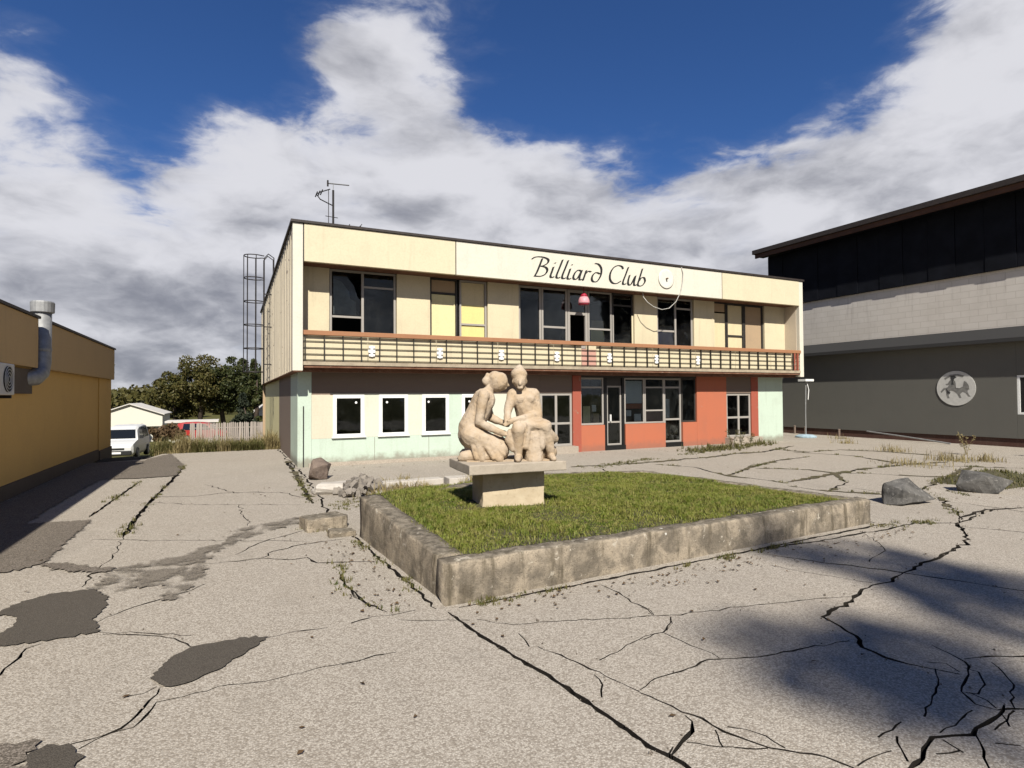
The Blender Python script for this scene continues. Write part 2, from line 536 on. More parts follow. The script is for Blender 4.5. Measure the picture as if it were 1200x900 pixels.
M_GALV = plain('galvanised', (0.42, 0.42, 0.41), 0.55, 0.45, var=0.15)
M_ACWHITE = plain('ac_white', (0.74, 0.72, 0.68), 0.5, var=0.06)
M_BLACKCLAD = plain('black_cladding', (0.008, 0.009, 0.013), 0.75, var=0.3, scale=1.5, spec=0.1)
M_GREYWALL = paint('grey_render', (0.15, 0.145, 0.125), dirt=(0.09, 0.085, 0.08), amount=0.4, streak=0.2)
M_GREYAWN = paint('grey_sheet', (0.042, 0.041, 0.04), dirt=(0.05, 0.05, 0.05), amount=0.3, streak=0.4)
M_FASCIAWOOD = plain('brown_fascia', (0.10, 0.045, 0.025), 0.7, scale=2)
M_EMBLEM = plain('emblem_pale', (0.66, 0.65, 0.60), 0.7, var=0.08)
M_EMBLEMG = plain('emblem_grey', (0.24, 0.235, 0.215), 0.7)
M_EMBLEMD = plain('emblem_dark', (0.05, 0.05, 0.05), 0.7)
M_GRASS = leafy('lawn_grass', [(0.095, 0.14, 0.014), (0.165, 0.19, 0.026), (0.25, 0.225, 0.07)], 0.3, 0.55, 1.1)
M_WEED = leafy('weeds', [(0.04, 0.058, 0.011), (0.10, 0.098, 0.027), (0.17, 0.14, 0.06)], 0.3, 0.6, 2.0)
M_DRY = leafy('dry_grass', [(0.22, 0.17, 0.075), (0.15, 0.125, 0.05), (0.30, 0.245, 0.125)], 0.3, 0.7, 2.0)
M_LEAF = leafy('dark_leaves', [(0.018, 0.030, 0.009), (0.034, 0.046, 0.013), (0.060, 0.060, 0.018)], 0.2, 0.6, 0.35)
M_LEAFY = leafy('autumn_leaves', [(0.030, 0.040, 0.010), (0.062, 0.060, 0.016), (0.10, 0.078, 0.022)], 0.2, 0.6, 0.35)
M_LEAFB = leafy('brown_leaves', [(0.06, 0.04, 0.02), (0.10, 0.06, 0.03), (0.14, 0.09, 0.045)], 0.2, 0.7, 0.8)
M_LEAFN = leafy('fir_needles', [(0.012, 0.02, 0.012), (0.02, 0.028, 0.014), (0.03, 0.034, 0.018)], 0.1, 0.7, 0.8)
M_BARK = plain('bark', (0.07, 0.05, 0.035), 0.9, var=0.4, scale=6, bmp=0.6)
M_ASPH = aggregate('asphalt_patch', (0.105, 0.09, 0.072), (0.15, 0.13, 0.105), (0.06, 0.05, 0.04), 150, 0.35, (0.085, 0.073, 0.06))


def smear():
    """thin worn-out tar: breaks up into bare concrete"""
    m, T = material('worn_tar')
    pos = T.n('ShaderNodeNewGeometry').outputs['Position']
    c = T.mix(T.ramp(T.noise(pos, 60, 4, 0.7), 0.4, 0.65), (0.09, 0.078, 0.062), (0.22, 0.19, 0.155))
    b = T.n('ShaderNodeBsdfPrincipled', {'Base Color': c, 'Roughness': 0.95, 'Specular IOR Level': 0.1})
    t = T.n('ShaderNodeBsdfTransparent')
    f = T.math('ADD', T.math('MULTIPLY', T.noise(pos, 3.2, 7, 0.66, 0.4), 0.8), T.math('MULTIPLY', T.noise(pos, 70, 3, 0.6), 0.2))
    mx = T.n('ShaderNodeMixShader', {0: T.ramp(f, 0.42, 0.58), 1: t.outputs[0], 2: b.outputs[0]})
    T.n('ShaderNodeOutputMaterial', {0: mx.outputs[0]})
    return m


M_SMEAR = smear()
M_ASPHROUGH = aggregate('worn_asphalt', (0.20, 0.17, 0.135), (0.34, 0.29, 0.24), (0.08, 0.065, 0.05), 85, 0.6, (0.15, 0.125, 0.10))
M_PINKCAP = plain('pink_lamp', (0.75, 0.35, 0.38), 0.5, var=0.1)
M_REDCAP = plain('red_lamp', (0.42, 0.02, 0.05), 0.5, var=0.1)
M_CABLE = plain('grey_cable', (0.55, 0.53, 0.48), 0.6)
M_DISH = plain('dish_white', (0.84, 0.81, 0.70), 0.5, var=0.05)

# ================================================================== THE SETTING
def tz(x, y):
    """lie of the land: level forecourt, dropping behind it, wooded rise far off"""
    pts = [(-1e9, -0.07), (24.6, -0.07), (26.5, -0.2), (31, -0.65), (36, -1.05), (50, -1.6), (70, -2.4), (150, -4.0), (240, -3.0), (430, 2.0), (700, 6.0), (1e9, 7.0)]
    for (a, za), (b, zb) in zip(pts, pts[1:]):
        if y <= b:
            if a < -1e8:
                z = zb
            elif b > 1e8:
                z = za
            else:
                t = (y - a) / (b - a)
                z = za + (zb - za) * t
            break
    if y > 150:
        z += 2.0 * noise.noise((x * 0.004, y * 0.003, 0.3))
    return z


def build_terrain():
    xs = sorted(set([-4000, -2500, -1500, -900, -600, -420, -300, -220, -160, -120, -90, -70, -50, -36, -26, -18] + list(range(-12, 40, 3)) + [45, 55, 70, 90, 120, 160, 220, 300, 420, 600, 900, 1500, 2500, 4000]))
    ys = sorted(set([-4000, -2000, -1000, -500, -200, -80, -40, -20, 0, 12, 20, 24.6, 25.5, 26.5, 28, 29.5, 31, 34, 38, 45, 52, 60, 70, 90, 120, 150, 180, 210, 240, 280, 320, 370, 430, 500, 600, 700, 1000, 2000, 4000]))
    v = [(x, y, tz(x, y) - 0.04) for y in ys for x in xs]
    n = len(xs)
    f = [(j * n + i, j * n + i + 1, (j + 1) * n + i + 1, (j + 1) * n + i) for j in range(len(ys) - 1) for i in range(n - 1)]
    m, T = material('terrain')
    pos = T.n('ShaderNodeNewGeometry').outputs['Position']
    c = T.mix(T.ramp(T.noise(pos, 0.25, 6, 0.65), 0.35, 0.65), (0.075, 0.085, 0.022), (0.17, 0.15, 0.055))
    c = T.mix(T.math('MULTIPLY', T.ramp(T.noise(pos, 2.5, 6, 0.65), 0.45, 0.7), 0.6), c, (0.10, 0.075, 0.04))
    finish(T, c, 0.95, bump(T, T.noise(pos, 6, 6, 0.7), 0.8, 0.1), 0.1)
    tag(MB().add(v, f).build('ground', m, smooth=True), kind='structure')


build_terrain()

# ---- forecourt paving: real slabs, cut apart by the joints and cracks (metres on the ground; widths in cm)
CRACKS = [
    (3, [(12.52,5.3),(11.7,5.41),(10.82,5.27),(10.07,5.12),(9.11,4.48),(8.52,4.31),(7.81,4.16),(7.11,4.06),(6.67,3.95)]),
    (2.6, [(6.67,3.95),(6.24,3.86),(5.83,3.84),(5.47,3.7),(5.06,3.61),(4.79,3.53),(4.73,3.32),(4.66,3.13),(4.49,2.97),(4.48,2.78),(4.52,2.64),(4.59,2.52),(4.68,2.38)]),
    (1.8, [(6.02,5.24),(6.14,5.01),(6.32,4.66),(6.52,4.44),(6.73,4.05),(6.83,3.87),(6.96,3.61),(7.08,3.37),(7.22,3.08),(7.43,2.64)]),
    (0.8, [(3.33,4.27),(3.62,4.17),(4.16,4.07),(4.64,3.97),(5.06,3.88),(5.53,3.74)]),
    (1, [(3.49,4.46),(3.51,4.37),(3.46,4.25)]),
    (0.7, [(3.58,4.14),(3.48,4.03),(3.29,3.9),(3.05,3.86)]),
    (0.7, [(3.29,3.89),(3.31,3.7),(3.34,3.51),(3.35,3.33)]),
    (0.9, [(2.51,3.22),(2.77,3.3),(3.02,3.31),(3.33,3.32),(3.54,3.25),(3.79,3.19),(4.11,3.16),(4.4,3.12),(4.52,3.09)]),
    (1.1, [(2.48,3.19),(2.53,3.05),(2.57,2.88),(2.63,2.77),(2.64,2.6),(2.7,2.47),(2.75,2.37),(2.87,2.26),(2.96,2.18),(2.99,2.08),(3.01,2.04),(3.0,1.94),(2.98,1.8)]),
    (2, [(2.2,2.56),(2.34,2.63),(2.48,2.69),(2.55,2.77),(2.56,2.84)]),
    (0.6, [(2.37,2.62),(2.51,2.5),(2.74,2.37)]),
    (0.5, [(2.61,2.64),(2.52,2.49)]),
    (0.5, [(2.7,2.63),(2.78,2.56),(2.83,2.46),(2.83,2.33)]),
    (1.2, [(5.02,2.74),(4.98,2.6),(4.93,2.47),(4.73,2.35),(4.42,2.24),(4.32,2.11),(4.36,2.01),(4.53,1.94),(4.92,1.76)]),
    (1.3, [(4.98,2.5),(5.19,2.44),(5.43,2.32),(5.88,2.09)]),
    (1.6, [(4.47,2.02),(4.3,1.97),(4.14,1.96),(4.01,1.96),(3.92,1.93),(3.81,1.98),(3.68,2.02),(3.52,1.98),(3.42,1.93),(3.27,1.91),(3.06,1.85),(2.78,1.73)]),
    (1, [(3.94,1.93),(3.8,1.82),(3.67,1.74),(3.51,1.62)]),
    (0.5, [(4.62,2.51),(4.38,2.36),(4.12,2.26),(3.87,2.17)]),
    (0.7, [(4.82,2.41),(4.84,2.34),(4.67,2.22),(4.48,2.17),(4.43,2.22)]),
    (0.7, [(5.1,2.38),(4.98,2.25),(4.84,2.13),(4.57,2.03),(4.48,1.97)]),
    (0.6, [(4.22,2.08),(4.02,2.05),(3.77,2.03)]),
    (0.35, [(3.4,2.16),(3.55,2.17),(3.69,2.2)]),
    (0.4, [(3.51,2.12),(3.4,2.03),(3.32,1.95)]),
    (0.4, [(3.04,2.05),(3.19,2.06),(3.34,2.05)]),
    (0.6, [(4.45,2.21),(4.44,2.1),(4.38,2.02)]),
    (0.6, [(5.69,4.87),(5.8,4.53),(5.96,4.25),(6.12,3.92)]),
    (0.5, [(8.29,5.44),(7.85,4.93),(7.52,4.64),(6.85,4.42)]),
    (0.4, [(4.68,2.59),(4.78,2.52),(4.72,2.4)]),
    (0.7, [(4.34,1.98),(4.21,1.88)]),
    (0.7, [(4.45,1.96),(4.28,1.92),(4.09,1.9)]),
    (1.6, [(9.86,4.98),(10.05,4.69),(10.26,4.35),(10.68,3.77)]),
    (2.6, [(5.73,5.39),(6.42,5.39),(7.01,5.36),(7.81,5.36),(8.87,5.37),(9.5,5.42),(10.07,5.12)]),
    (2, [(12.29,6.53),(11.39,5.9),(10.64,5.36),(10.07,5.12)]),
    (0.5, [(3.53,1.92),(3.68,1.88)]),
    (0.5, [(3.71,1.98),(3.68,1.86)]),
    (0.6, [(3.94,1.83),(4.04,1.75)]),
    (3, [(1.82,5.16),(1.85,4.85),(1.9,4.44),(1.97,4.04),(2.05,3.68),(2.08,3.39),(2.11,3.13),(2.13,2.92),(2.15,2.69),(2.19,2.57),(2.21,2.48),(2.24,2.18),(2.26,1.83)]),
    (0.7, [(0.96,5.3),(1.17,5.36),(1.34,5.32),(1.56,5.34)]),
    (0.7, [(1.36,5.18),(1.54,5.06),(1.75,4.98),(1.93,4.89)]),
    (0.9, [(1.99,4.88),(2.11,4.72),(2.3,4.6),(2.53,4.54),(2.85,4.45),(3.14,4.32),(3.43,4.24)]),
    (1, [(3.53,5.17),(3.55,4.88),(3.49,4.6),(3.52,4.35),(3.47,4.24)]),
    (0.9, [(2.19,4.43),(2.18,4.3),(2.15,4.16)]),
    (1.1, [(2.21,4.13),(2.3,3.92),(2.36,3.7),(2.41,3.48),(2.47,3.27),(2.49,3.2)]),
    (0.5, [(2.35,3.54),(2.32,3.39),(2.22,3.25)]),
    (0.5, [(3.58,4.14),(3.49,4.02),(3.27,3.9),(3.1,3.91),(2.78,3.79),(2.51,3.71)]),
    (1.6, [(2.19,2.57),(2.27,2.62)]),
    (1.6, [(1.11,6.29),(1.15,5.99),(1.19,5.72),(1.31,5.42)]),
    (0.4, [(0.75,4.51),(0.94,4.53),(1.17,4.54)]),
    (4, [(-1.25,19.71),(-1.31,16.23),(-1.41,13.22),(-1.43,11.17),(-1.4,10.01)]),
    (2.5, [(-1.99,16.6),(-2.08,14.0),(-2.17,12.0)]),
    (0.7, [(-1.4,10.01),(-1.35,8.88),(-1.42,8.27)]),
    (1.6, [(-1.42,8.27),(-1.43,7.59)]),
    (1.6, [(-1.49,13.9),(-0.73,13.5),(-0.24,13.71),(0.28,13.58),(0.93,13.24),(1.31,12.29)]),
    (1.5, [(-2.06,8.83),(-1.77,8.67),(-1.44,8.35),(-1.1,8.1)]),
    (1.2, [(-0.55,15.21),(-0.12,14.15),(0.15,13.51)]),
    (0.8, [(0.13,12.01),(0.22,10.6),(0.23,10.03)]),
    (1.8, [(-0.28,8.0),(0.09,7.92),(0.32,7.94),(0.66,7.68),(0.86,7.7),(0.94,7.4),(1.43,7.2),(1.62,7.1)]),
    (1.2, [(0.05,8.25),(0.35,8.77),(0.78,9.11),(1.15,9.42)]),
    (1.8, [(0.28,7.87),(0.49,8.21),(0.85,8.41),(1.21,8.44),(1.45,8.47)]),
    (2.2, [(1.2,7.24),(1.11,6.69),(1.11,6.3),(1.12,5.95),(1.18,5.76),(1.29,5.45)]),
    (1, [(-1.02,6.08),(-0.85,5.93),(-0.61,5.78),(-0.42,5.63),(-0.32,5.46),(-0.25,5.33)]),
    (0.7, [(-0.98,6.0),(-0.78,5.96),(-0.54,5.78),(-0.3,5.63)]),
    (1.2, [(-1.07,6.36),(-0.96,6.51),(-0.82,6.66),(-0.63,6.78),(-0.43,6.9),(-0.25,7.12)]),
    (1.2, [(0.27,5.29),(0.48,5.33),(0.76,5.29)]),
    (1, [(0.96,5.29),(1.13,5.34)]),
    (1.4, [(-0.44,4.71),(-0.48,4.56),(-0.53,4.38),(-0.6,4.25),(-0.7,4.2),(-0.85,4.19)]),
    (1.2, [(-0.44,4.51),(-0.48,4.35),(-0.53,4.23),(-0.64,4.22),(-0.71,4.18),(-0.78,4.11)]),
    (0.45, [(-0.44,4.51),(-0.28,4.51),(-0.08,4.56),(0.14,4.51),(0.32,4.5),(0.55,4.53),(0.8,4.53),(1.08,4.55)]),
    (1.6, [(-1.58,4.99),(-1.51,5.47),(-1.49,5.67),(-1.48,5.94),(-1.4,6.0)]),
    (5, [(1.58,19.69),(1.53,16.86),(1.44,13.58),(1.38,11.54)]),
    (0.5, [(-0.64,4.69),(-0.53,4.68),(-0.46,4.75)]),
    (1, [(-1.78,10.09),(-1.47,9.93),(-1.12,9.7),(0.96,8.57)]),
    (0.9, [(-1.77,13.41),(-1.34,13.1),(-0.45,12.39),(1.17,11.54)]),
    (5, [(8.59,14.0),(9.6,13.96),(10.44,13.82),(11.44,13.83),(13.0,14.06),(13.77,14.02),(15.45,14.5),(16.66,14.43),(19.65,15.57)]),
    (2, [(11.06,13.37),(11.57,12.36),(11.05,10.62),(11.25,9.76),(11.26,9.14)]),
    (4, [(11.36,9.22),(13.08,9.51),(15.16,9.91),(17.26,9.94),(18.78,9.75)]),
    (2.5, [(13.76,9.79),(14.45,9.25),(14.84,8.55),(15.58,7.85),(16.23,6.93)]),
    (2, [(10.96,8.79),(11.08,7.98),(11.38,7.6),(11.84,7.05)]),
    (3, [(11.05,10.62),(12.65,11.47),(14.92,12.37),(16.68,12.66)]),
    (3, [(17.56,13.92),(18.15,12.24),(17.27,10.26),(17.7,9.19),(18.96,8.01)]),
    (2, [(13.34,6.94),(12.98,6.34)]),
    (2.2, [(10.62,6.46),(11.94,6.89),(13.19,7.3),(15.57,8.01),(18.04,8.8)]),
    (2.2, [(12.83,11.38),(13.79,10.47),(13.76,9.79),(12.56,8.57),(11.08,7.98)]),
    (2.5, [(10.44,5.27),(11.7,5.49),(12.39,5.25)]),
    (2, [(17.82,14.76),(18.01,13.66),(19.68,13.7),(20.34,12.34),(20.38,10.58)]),
]
PATCHES = [
    ('rough', [(-4.0, 11.75), (-2.98, 11.68), (-2.95, 15.0), (-2.9, 17.2), (-2.62, 17.3), (-2.5, 22.0), (-3.99, 22.0)]),  # asphalt strip added to deepen the ochre wall's shadow by its colour
    ('smooth', [(-2.15,6.91),(-1.95,7.04),(-1.86,7.3),(-1.63,7.45),(-1.31,7.43),(-1.14,7.15),(-1.08,6.85),(-1.1,6.56),(-1.13,6.44),(-1.04,6.22),(-1.03,6.05),(-1.22,6.03),(-1.45,6.03),(-1.68,6.07),(-1.85,6.08),(-1.82,6.33),(-1.72,6.52),(-1.75,6.75),(-1.83,6.88),(-1.97,6.92)]),
    ('smooth', [(-0.43,4.74),(-0.52,4.89),(-0.41,5.2),(-0.28,5.35),(-0.09,5.35),(0.11,5.36),(0.29,5.3),(0.16,5.11),(-0.06,4.83),(-0.25,4.7),(-0.37,4.68)]),
    ('smooth', [(-1.03,3.95),(-1.01,4.17),(-0.95,4.22),(-0.84,4.18),(-0.79,4.09),(-0.73,3.8)]),
    ('rough', [(-1.3,4.38),(-1.2,4.35),(-1.03,4.32),(-0.99,4.19),(-1.02,4.13),(-1.03,3.95),(-1.19,4.03)]),
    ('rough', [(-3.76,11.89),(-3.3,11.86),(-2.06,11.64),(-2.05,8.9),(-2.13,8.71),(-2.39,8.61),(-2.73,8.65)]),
    ('smear', [(-1.35,7.45),(-1.2,8.2),(-0.85,8.4),(-0.53,8.46),(-0.36,8.83),(-0.11,8.91),(0.11,9.83),(0.61,10.11),(1.34,10.49),(1.1,9.85),(0.52,9.49),(0.19,9.07),(-0.15,8.54),(-0.28,8.0),(-0.26,7.39),(-0.5,6.66),(-0.63,6.72),(-0.61,7.17),(-0.9,7.32),(-1.14,7.15)]),
    ('rough', [(-2.06,8.83),(-1.77,8.71),(-1.44,8.38),(-1.21,8.19),(-1.29,8.05),(-1.65,8.27),(-1.95,8.61)]),
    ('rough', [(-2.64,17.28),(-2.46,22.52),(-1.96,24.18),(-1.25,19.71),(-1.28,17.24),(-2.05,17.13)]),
]


def crack_quads(width_cm, pts, seed):
    r = random.Random(seed)
    P = [Vector((x, y)) for x, y in pts]
    dense = []
    for a, b in zip(P, P[1:]):
        L = (b - a).length
        dist = max(1.0, (a + b).length * 0.5)
        step = 0.025 + 0.009 * dist
        k = max(1, int(L / step))
        nrm = Vector((-(b - a).y, (b - a).x)).normalized() if L > 1e-6 else Vector((0, 0))
        for i in range(k):
            t = i / k
            calm = 0.22 if (width_cm >= 2.4 and pts[0][0] < 2.6) else 0.8
            j = 0.0 if i == 0 else calm * r.gauss(0, 1) * min(0.012 + 0.0015 * dist, L * 0.05)
            dense.append(a.lerp(b, t) + nrm * j)
    dense.append(P[-1])
    n = len(dense)
    out = []
    prev = None
    for i, p in enumerate(dense):
        t = (dense[min(i + 1, n - 1)] - dense[max(i - 1, 0)])
        if t.length < 1e-6:
            continue
        t.normalize()
        nr = Vector((-t.y, t.x))
        end = min(1.0, 0.35 + min(i, n - 1 - i) / 4.0)
        w = max(0.0055, (width_cm ** 0.85) * 0.0070 * (1.0 + 0.07 * max(0.0, p.length - 5.0)) * end * (0.65 + 0.75 * r.random()))
        wl, wr = w * (0.55 + 0.9 * r.random()), w * (0.55 + 0.9 * r.random())
        cur = (p + nr * wl, p - nr * wr)
        if prev:
            out.append([prev[0], prev[1], cur[1], cur[0]])
        prev = cur
    return out


def cdt(polys):
    """triangulate overlapping polygons together; returns verts, tris and the polygons each tri lies in"""
    vv, ff = [], []
    for p in polys:
        sa = sum(p[i][0] * p[(i + 1) % len(p)][1] - p[(i + 1) % len(p)][0] * p[i][1] for i in range(len(p)))
        if sa < 0:
            p = list(p)[::-1]      # the triangulator wants counter-clockwise rings
        o = len(vv)
        vv += [Vector((q[0], q[1])) for q in p]
        ff.append(list(range(o, o + len(p))))
    v, e, f, ov, oe, of = delaunay_2d_cdt(vv, [], ff, 0, 1e-5, True)
    return v, f, of


def build_paving():
    outline = [(-4.02, -14), (60, -14), (60, 17.5), (27, 23), (1.6, 24.5), (-2.2, 24.7), (-2.55, 22.5), (-4.02, 22.0)]
    polys = [outline]
    lines = list(CRACKS)
    # seams that close the plates: planter corner to the road side, along the planter, on to the building corner
    lines.append((2.2, [(1.75, 5.28), (1.62, 8.1), (1.5, 10.3), (1.62, 12.6), (1.66, 15.0), (1.72, 17.4)]))
    lines.append((3.0, [(1.95, 5.22), (4.2, 5.32), (6.5, 5.45), (9.1, 5.60)]))
    lines.append((1.6, [(1.62, 24.6), (1.64, 20), (1.7, 17.3)]))
    lines.append((1.5, [(3.2, 0.9), (3.5, -2.0), (3.6, -6.0), (3.7, -14.2)]))
    lines.append((3.0, [(9.0, 5.7), (8.6, 8.0), (8.2, 10.3), (9.1, 13.4)]))
    for gx in (12.0, 15.6, 19.2, 22.8):
        lines.append((1.6, [(gx, -14.2), (gx, -4), (gx + 0.1, 3.0), (gx - 0.1, 8.0)]))
    for gy in (-3.0, 0.4):
        lines.append((1.4, [(3.9, gy), (14, gy + 0.1), (40, gy)]))
    for gx in (-1.4, 1.1):
        lines.append((1.6, [(gx, -14.2), (gx, -6), (gx, -1.5)]))
    for i, (w, pts) in enumerate(lines):
        polys += crack_quads(w, pts, 100 + i)
    v, f, of = cdt(polys)
    keep = [t for t, o in zip(f, of) if o == [0] or (len(o) == 1 and o[0] == 0)]
    # connected plates
    edge = {}
    for ti, t in enumerate(keep):
        for k in range(3):
            edge.setdefault(frozenset((t[k], t[(k + 1) % 3])), []).append(ti)
    comp = [-1] * len(keep)
    plates = []
    for s in range(len(keep)):
        if comp[s] >= 0:
            continue
        stack, mine = [s], []
        comp[s] = len(plates)
        while stack:
            a = stack.pop()
            mine.append(a)
            for k in range(3):
                for b in edge[frozenset((keep[a][k], keep[a][(k + 1) % 3]))]:
                    if comp[b] < 0:
                        comp[b] = len(plates)
                        stack.append(b)
        plates.append(mine)

    def area(t):
        a, b, c = (v[i] for i in t)
        return abs((b - a).cross(c - a)) * 0.5
    root = empty('paving', (0, 0, 0), kind='structure')
    frag = MB()
    for mine in plates:
        A = sum(area(keep[t]) for t in mine)
        cx = sum(area(keep[t]) * sum(v[i].x for i in keep[t]) / 3 for t in mine) / max(A, 1e-9)
        cy = sum(area(keep[t]) * sum(v[i].y for i in keep[t]) / 3 for t in mine) / max(A, 1e-9)
        dz_ = random.uniform(-0.007, 0.001)
        tx, ty = random.gauss(0, 0.0012), random.gauss(0, 0.0012)
        if A > 60:
            dz_, tx, ty = -0.002, 0, 0
        idx, vs, fs = {}, [], []
        bound, walls = [], 0
        for t in mine:
            tri = keep[t]
            a, b, c = (v[i] for i in tri)
            if (b - a).cross(c - a) < 0:
                tri = (tri[0], tri[2], tri[1])
            for i in tri:
                if i not in idx:
                    idx[i] = len(vs)
                    vs.append((v[i].x, v[i].y, max(-0.012, min(0.004, dz_ + tx * (v[i].x - cx) + ty * (v[i].y - cy)))))
            fs.append(tuple(idx[i] for i in tri))
            for k in range(3):
                p, q = tri[k], tri[(k + 1) % 3]
                if len(edge[frozenset((p, q))]) == 1:
                    bound.append((p, q))
        low = {}
        for p, q in bound:
            for i in (p, q):
                if i not in low:
                    low[i] = len(vs)
                    vs.append((v[i].x, v[i].y, -0.075))
            fs.append((idx[q], idx[p], low[p], low[q]))
            walls += 1
        if A < 0.012:
            frag.add(vs, fs)
            continue
        side = (cx - 1.85) * (1.0 - 5.3) - (cy - 5.3) * (3.2 - 1.85)
        coarse = cx < 1.7 or (cy < 5.3 and side > 0)
        far = cy > 13.5 and cx > 1.7
        me = bpy.data.meshes.new('paving_slab')
        me.from_pydata(vs, [], fs)
        me.materials.append(M_APRON if far else (M_COARSE if coarse else M_FINE))
        me.materials.append(M_SOIL)            # edges take the dark soil colour so sunlit cracks still look shaded
        for k_ in range(len(fs) - walls, len(fs)):
            me.polygons[k_].material_index = 1
        obj('paving_slab', me, root)
    if frag.v:
        me = bpy.data.meshes.new('paving_fragments')
        me.from_pydata(frag.v, [], frag.f)
        me.materials.append(M_FINE)
        tag(obj('paving_fragments', me, root), kind='stuff')
    # soil at the bottom of the joints
    tag(MB().add([(-4.0, -13.9, -0.068), (59, -13.9, -0.068), (59, 17.0, -0.068), (27, 22.8, -0.068), (1.6, 24.3, -0.068), (-3.98, 24.3, -0.068)],
                 [(0, 1, 2, 3, 4, 5)]).build('joint_soil', M_SOIL), kind='structure')
    # moss and blown dirt lodged along the farther joints
    strip = []
    for i, (w, pts) in enumerate(CRACKS):
        if w >= 1.6 and pts[0][1] > 5.0:
            for q in crack_quads(w * 1.4 + 3.0, pts, 900 + i):
                c = (q[0] + q[2]) * 0.5
                if noise.noise((c.x * 0.9, c.y * 0.9, 5.1)) + 0.6 * noise.noise((c.x * 4, c.y * 4, 2.2)) > 0.05 and c.y > 5.9 and c.x > 1.5 and not (1.5 < c.x < 9.2 and 5.3 < c.y < 11.2):
                    strip.append(q)
    vv, ff, oo = cdt(strip)
    tag(MB().add([(q.x, q.y, 0.0065) for q in vv], [t for t, o in zip(ff, oo) if o]).build('joint_moss', M_MOSS, root), kind='stuff')
    # ragged asphalt repairs on the concrete, plus a strip darkening the ochre wall's shadow
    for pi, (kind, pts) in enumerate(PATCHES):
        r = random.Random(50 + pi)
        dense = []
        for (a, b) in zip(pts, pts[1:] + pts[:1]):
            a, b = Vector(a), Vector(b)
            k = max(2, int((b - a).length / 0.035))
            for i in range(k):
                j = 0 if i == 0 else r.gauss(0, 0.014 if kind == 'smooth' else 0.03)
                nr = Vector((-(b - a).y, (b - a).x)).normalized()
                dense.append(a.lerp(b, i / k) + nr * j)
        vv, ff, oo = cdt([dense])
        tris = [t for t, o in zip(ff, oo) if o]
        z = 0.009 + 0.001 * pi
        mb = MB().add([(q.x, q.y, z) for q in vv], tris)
        mb.build('asphalt_and_shade_patch', {'smooth': M_ASPH, 'rough': M_ASPHROUGH, 'smear': M_SMEAR}[kind], root)


build_paving()

# ================================================================== THE CLUB BUILDING
YW = 17.63      # wall plane of both floors
YF = 16.90      # front of the projecting frame
XL, XR = 1.50, 22.05
ZB, ZC, ZT = 2.80, 5.80, 6.84
club = empty('club_building', (11.5, YW, 0), 'long two-storey cream club building with a balcony, coral and mint ground floor', 'building')


def part(name, mat, *boxes, parent=None, bevel=0.0):
    m = MB()
    for b in boxes:
        m.box(*b)
    return m.build(name, mat, parent or club, bevel=bevel)


# shell: side walls, roof, floors, dark rooms behind the glass
part('roof', M_TRIM, (XL + 0.02, XR - 0.02, YF + 0.12, 35.9, 6.55, 6.70))
part('roof_edge_trim', M_TRIM, (XL - 0.05, XR + 0.05, YF - 0.05, YF + 0.10, ZT, ZT + 0.07), (XL - 0.05, XL + 0.10, YF + 0.10, 36.0, ZT, ZT + 0.07), (XR - 0.10, XR + 0.05, YF + 0.10, 36.0, ZT, ZT + 0.07))
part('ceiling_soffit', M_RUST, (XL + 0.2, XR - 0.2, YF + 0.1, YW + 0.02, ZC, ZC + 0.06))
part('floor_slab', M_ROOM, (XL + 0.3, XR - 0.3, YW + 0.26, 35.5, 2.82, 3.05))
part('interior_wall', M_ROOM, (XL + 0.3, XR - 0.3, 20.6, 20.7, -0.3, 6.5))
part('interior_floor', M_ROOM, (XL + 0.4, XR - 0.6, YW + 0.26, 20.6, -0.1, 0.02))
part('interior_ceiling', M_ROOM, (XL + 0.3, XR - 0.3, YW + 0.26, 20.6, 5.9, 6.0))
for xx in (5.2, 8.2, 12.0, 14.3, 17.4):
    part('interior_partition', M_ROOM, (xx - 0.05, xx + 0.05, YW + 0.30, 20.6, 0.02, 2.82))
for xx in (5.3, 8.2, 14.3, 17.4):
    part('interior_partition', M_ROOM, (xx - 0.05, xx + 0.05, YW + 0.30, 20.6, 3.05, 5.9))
part('rear_wall', M_TAN, (XL + 0.1, XR - 0.1, 35.6, 35.9, -3.5, 6.55))
# fascia of three panels between the two end frames
for (a, b, m) in ((XL + 0.30, 6.245, M_FASCIA), (6.275, 17.375, M_FASCIA_W), (17.405, XR - 0.24, M_FASCIA)):
    part('fascia_panel', m, (a, b, YF - 0.01, YF + 0.12, ZC - 0.02, ZT - 0.01), bevel=0.008)
for xj in (6.26, 17.39, XL + 0.285):
    part('panel_joint', M_TRIM, (xj - 0.014, xj + 0.014, YF + 0.01, YF + 0.05, ZC, ZT - 0.02))
part('end_frame', M_FASCIA_W, (XL, XL + 0.27, YF, YF + 0.16, ZB - 0.06, ZT - 0.01), bevel=0.01)
part('end_frame', M_FASCIA_W, (XR - 0.23, XR, YF, YF + 0.16, ZB - 0.06, ZT - 0.01), bevel=0.01)
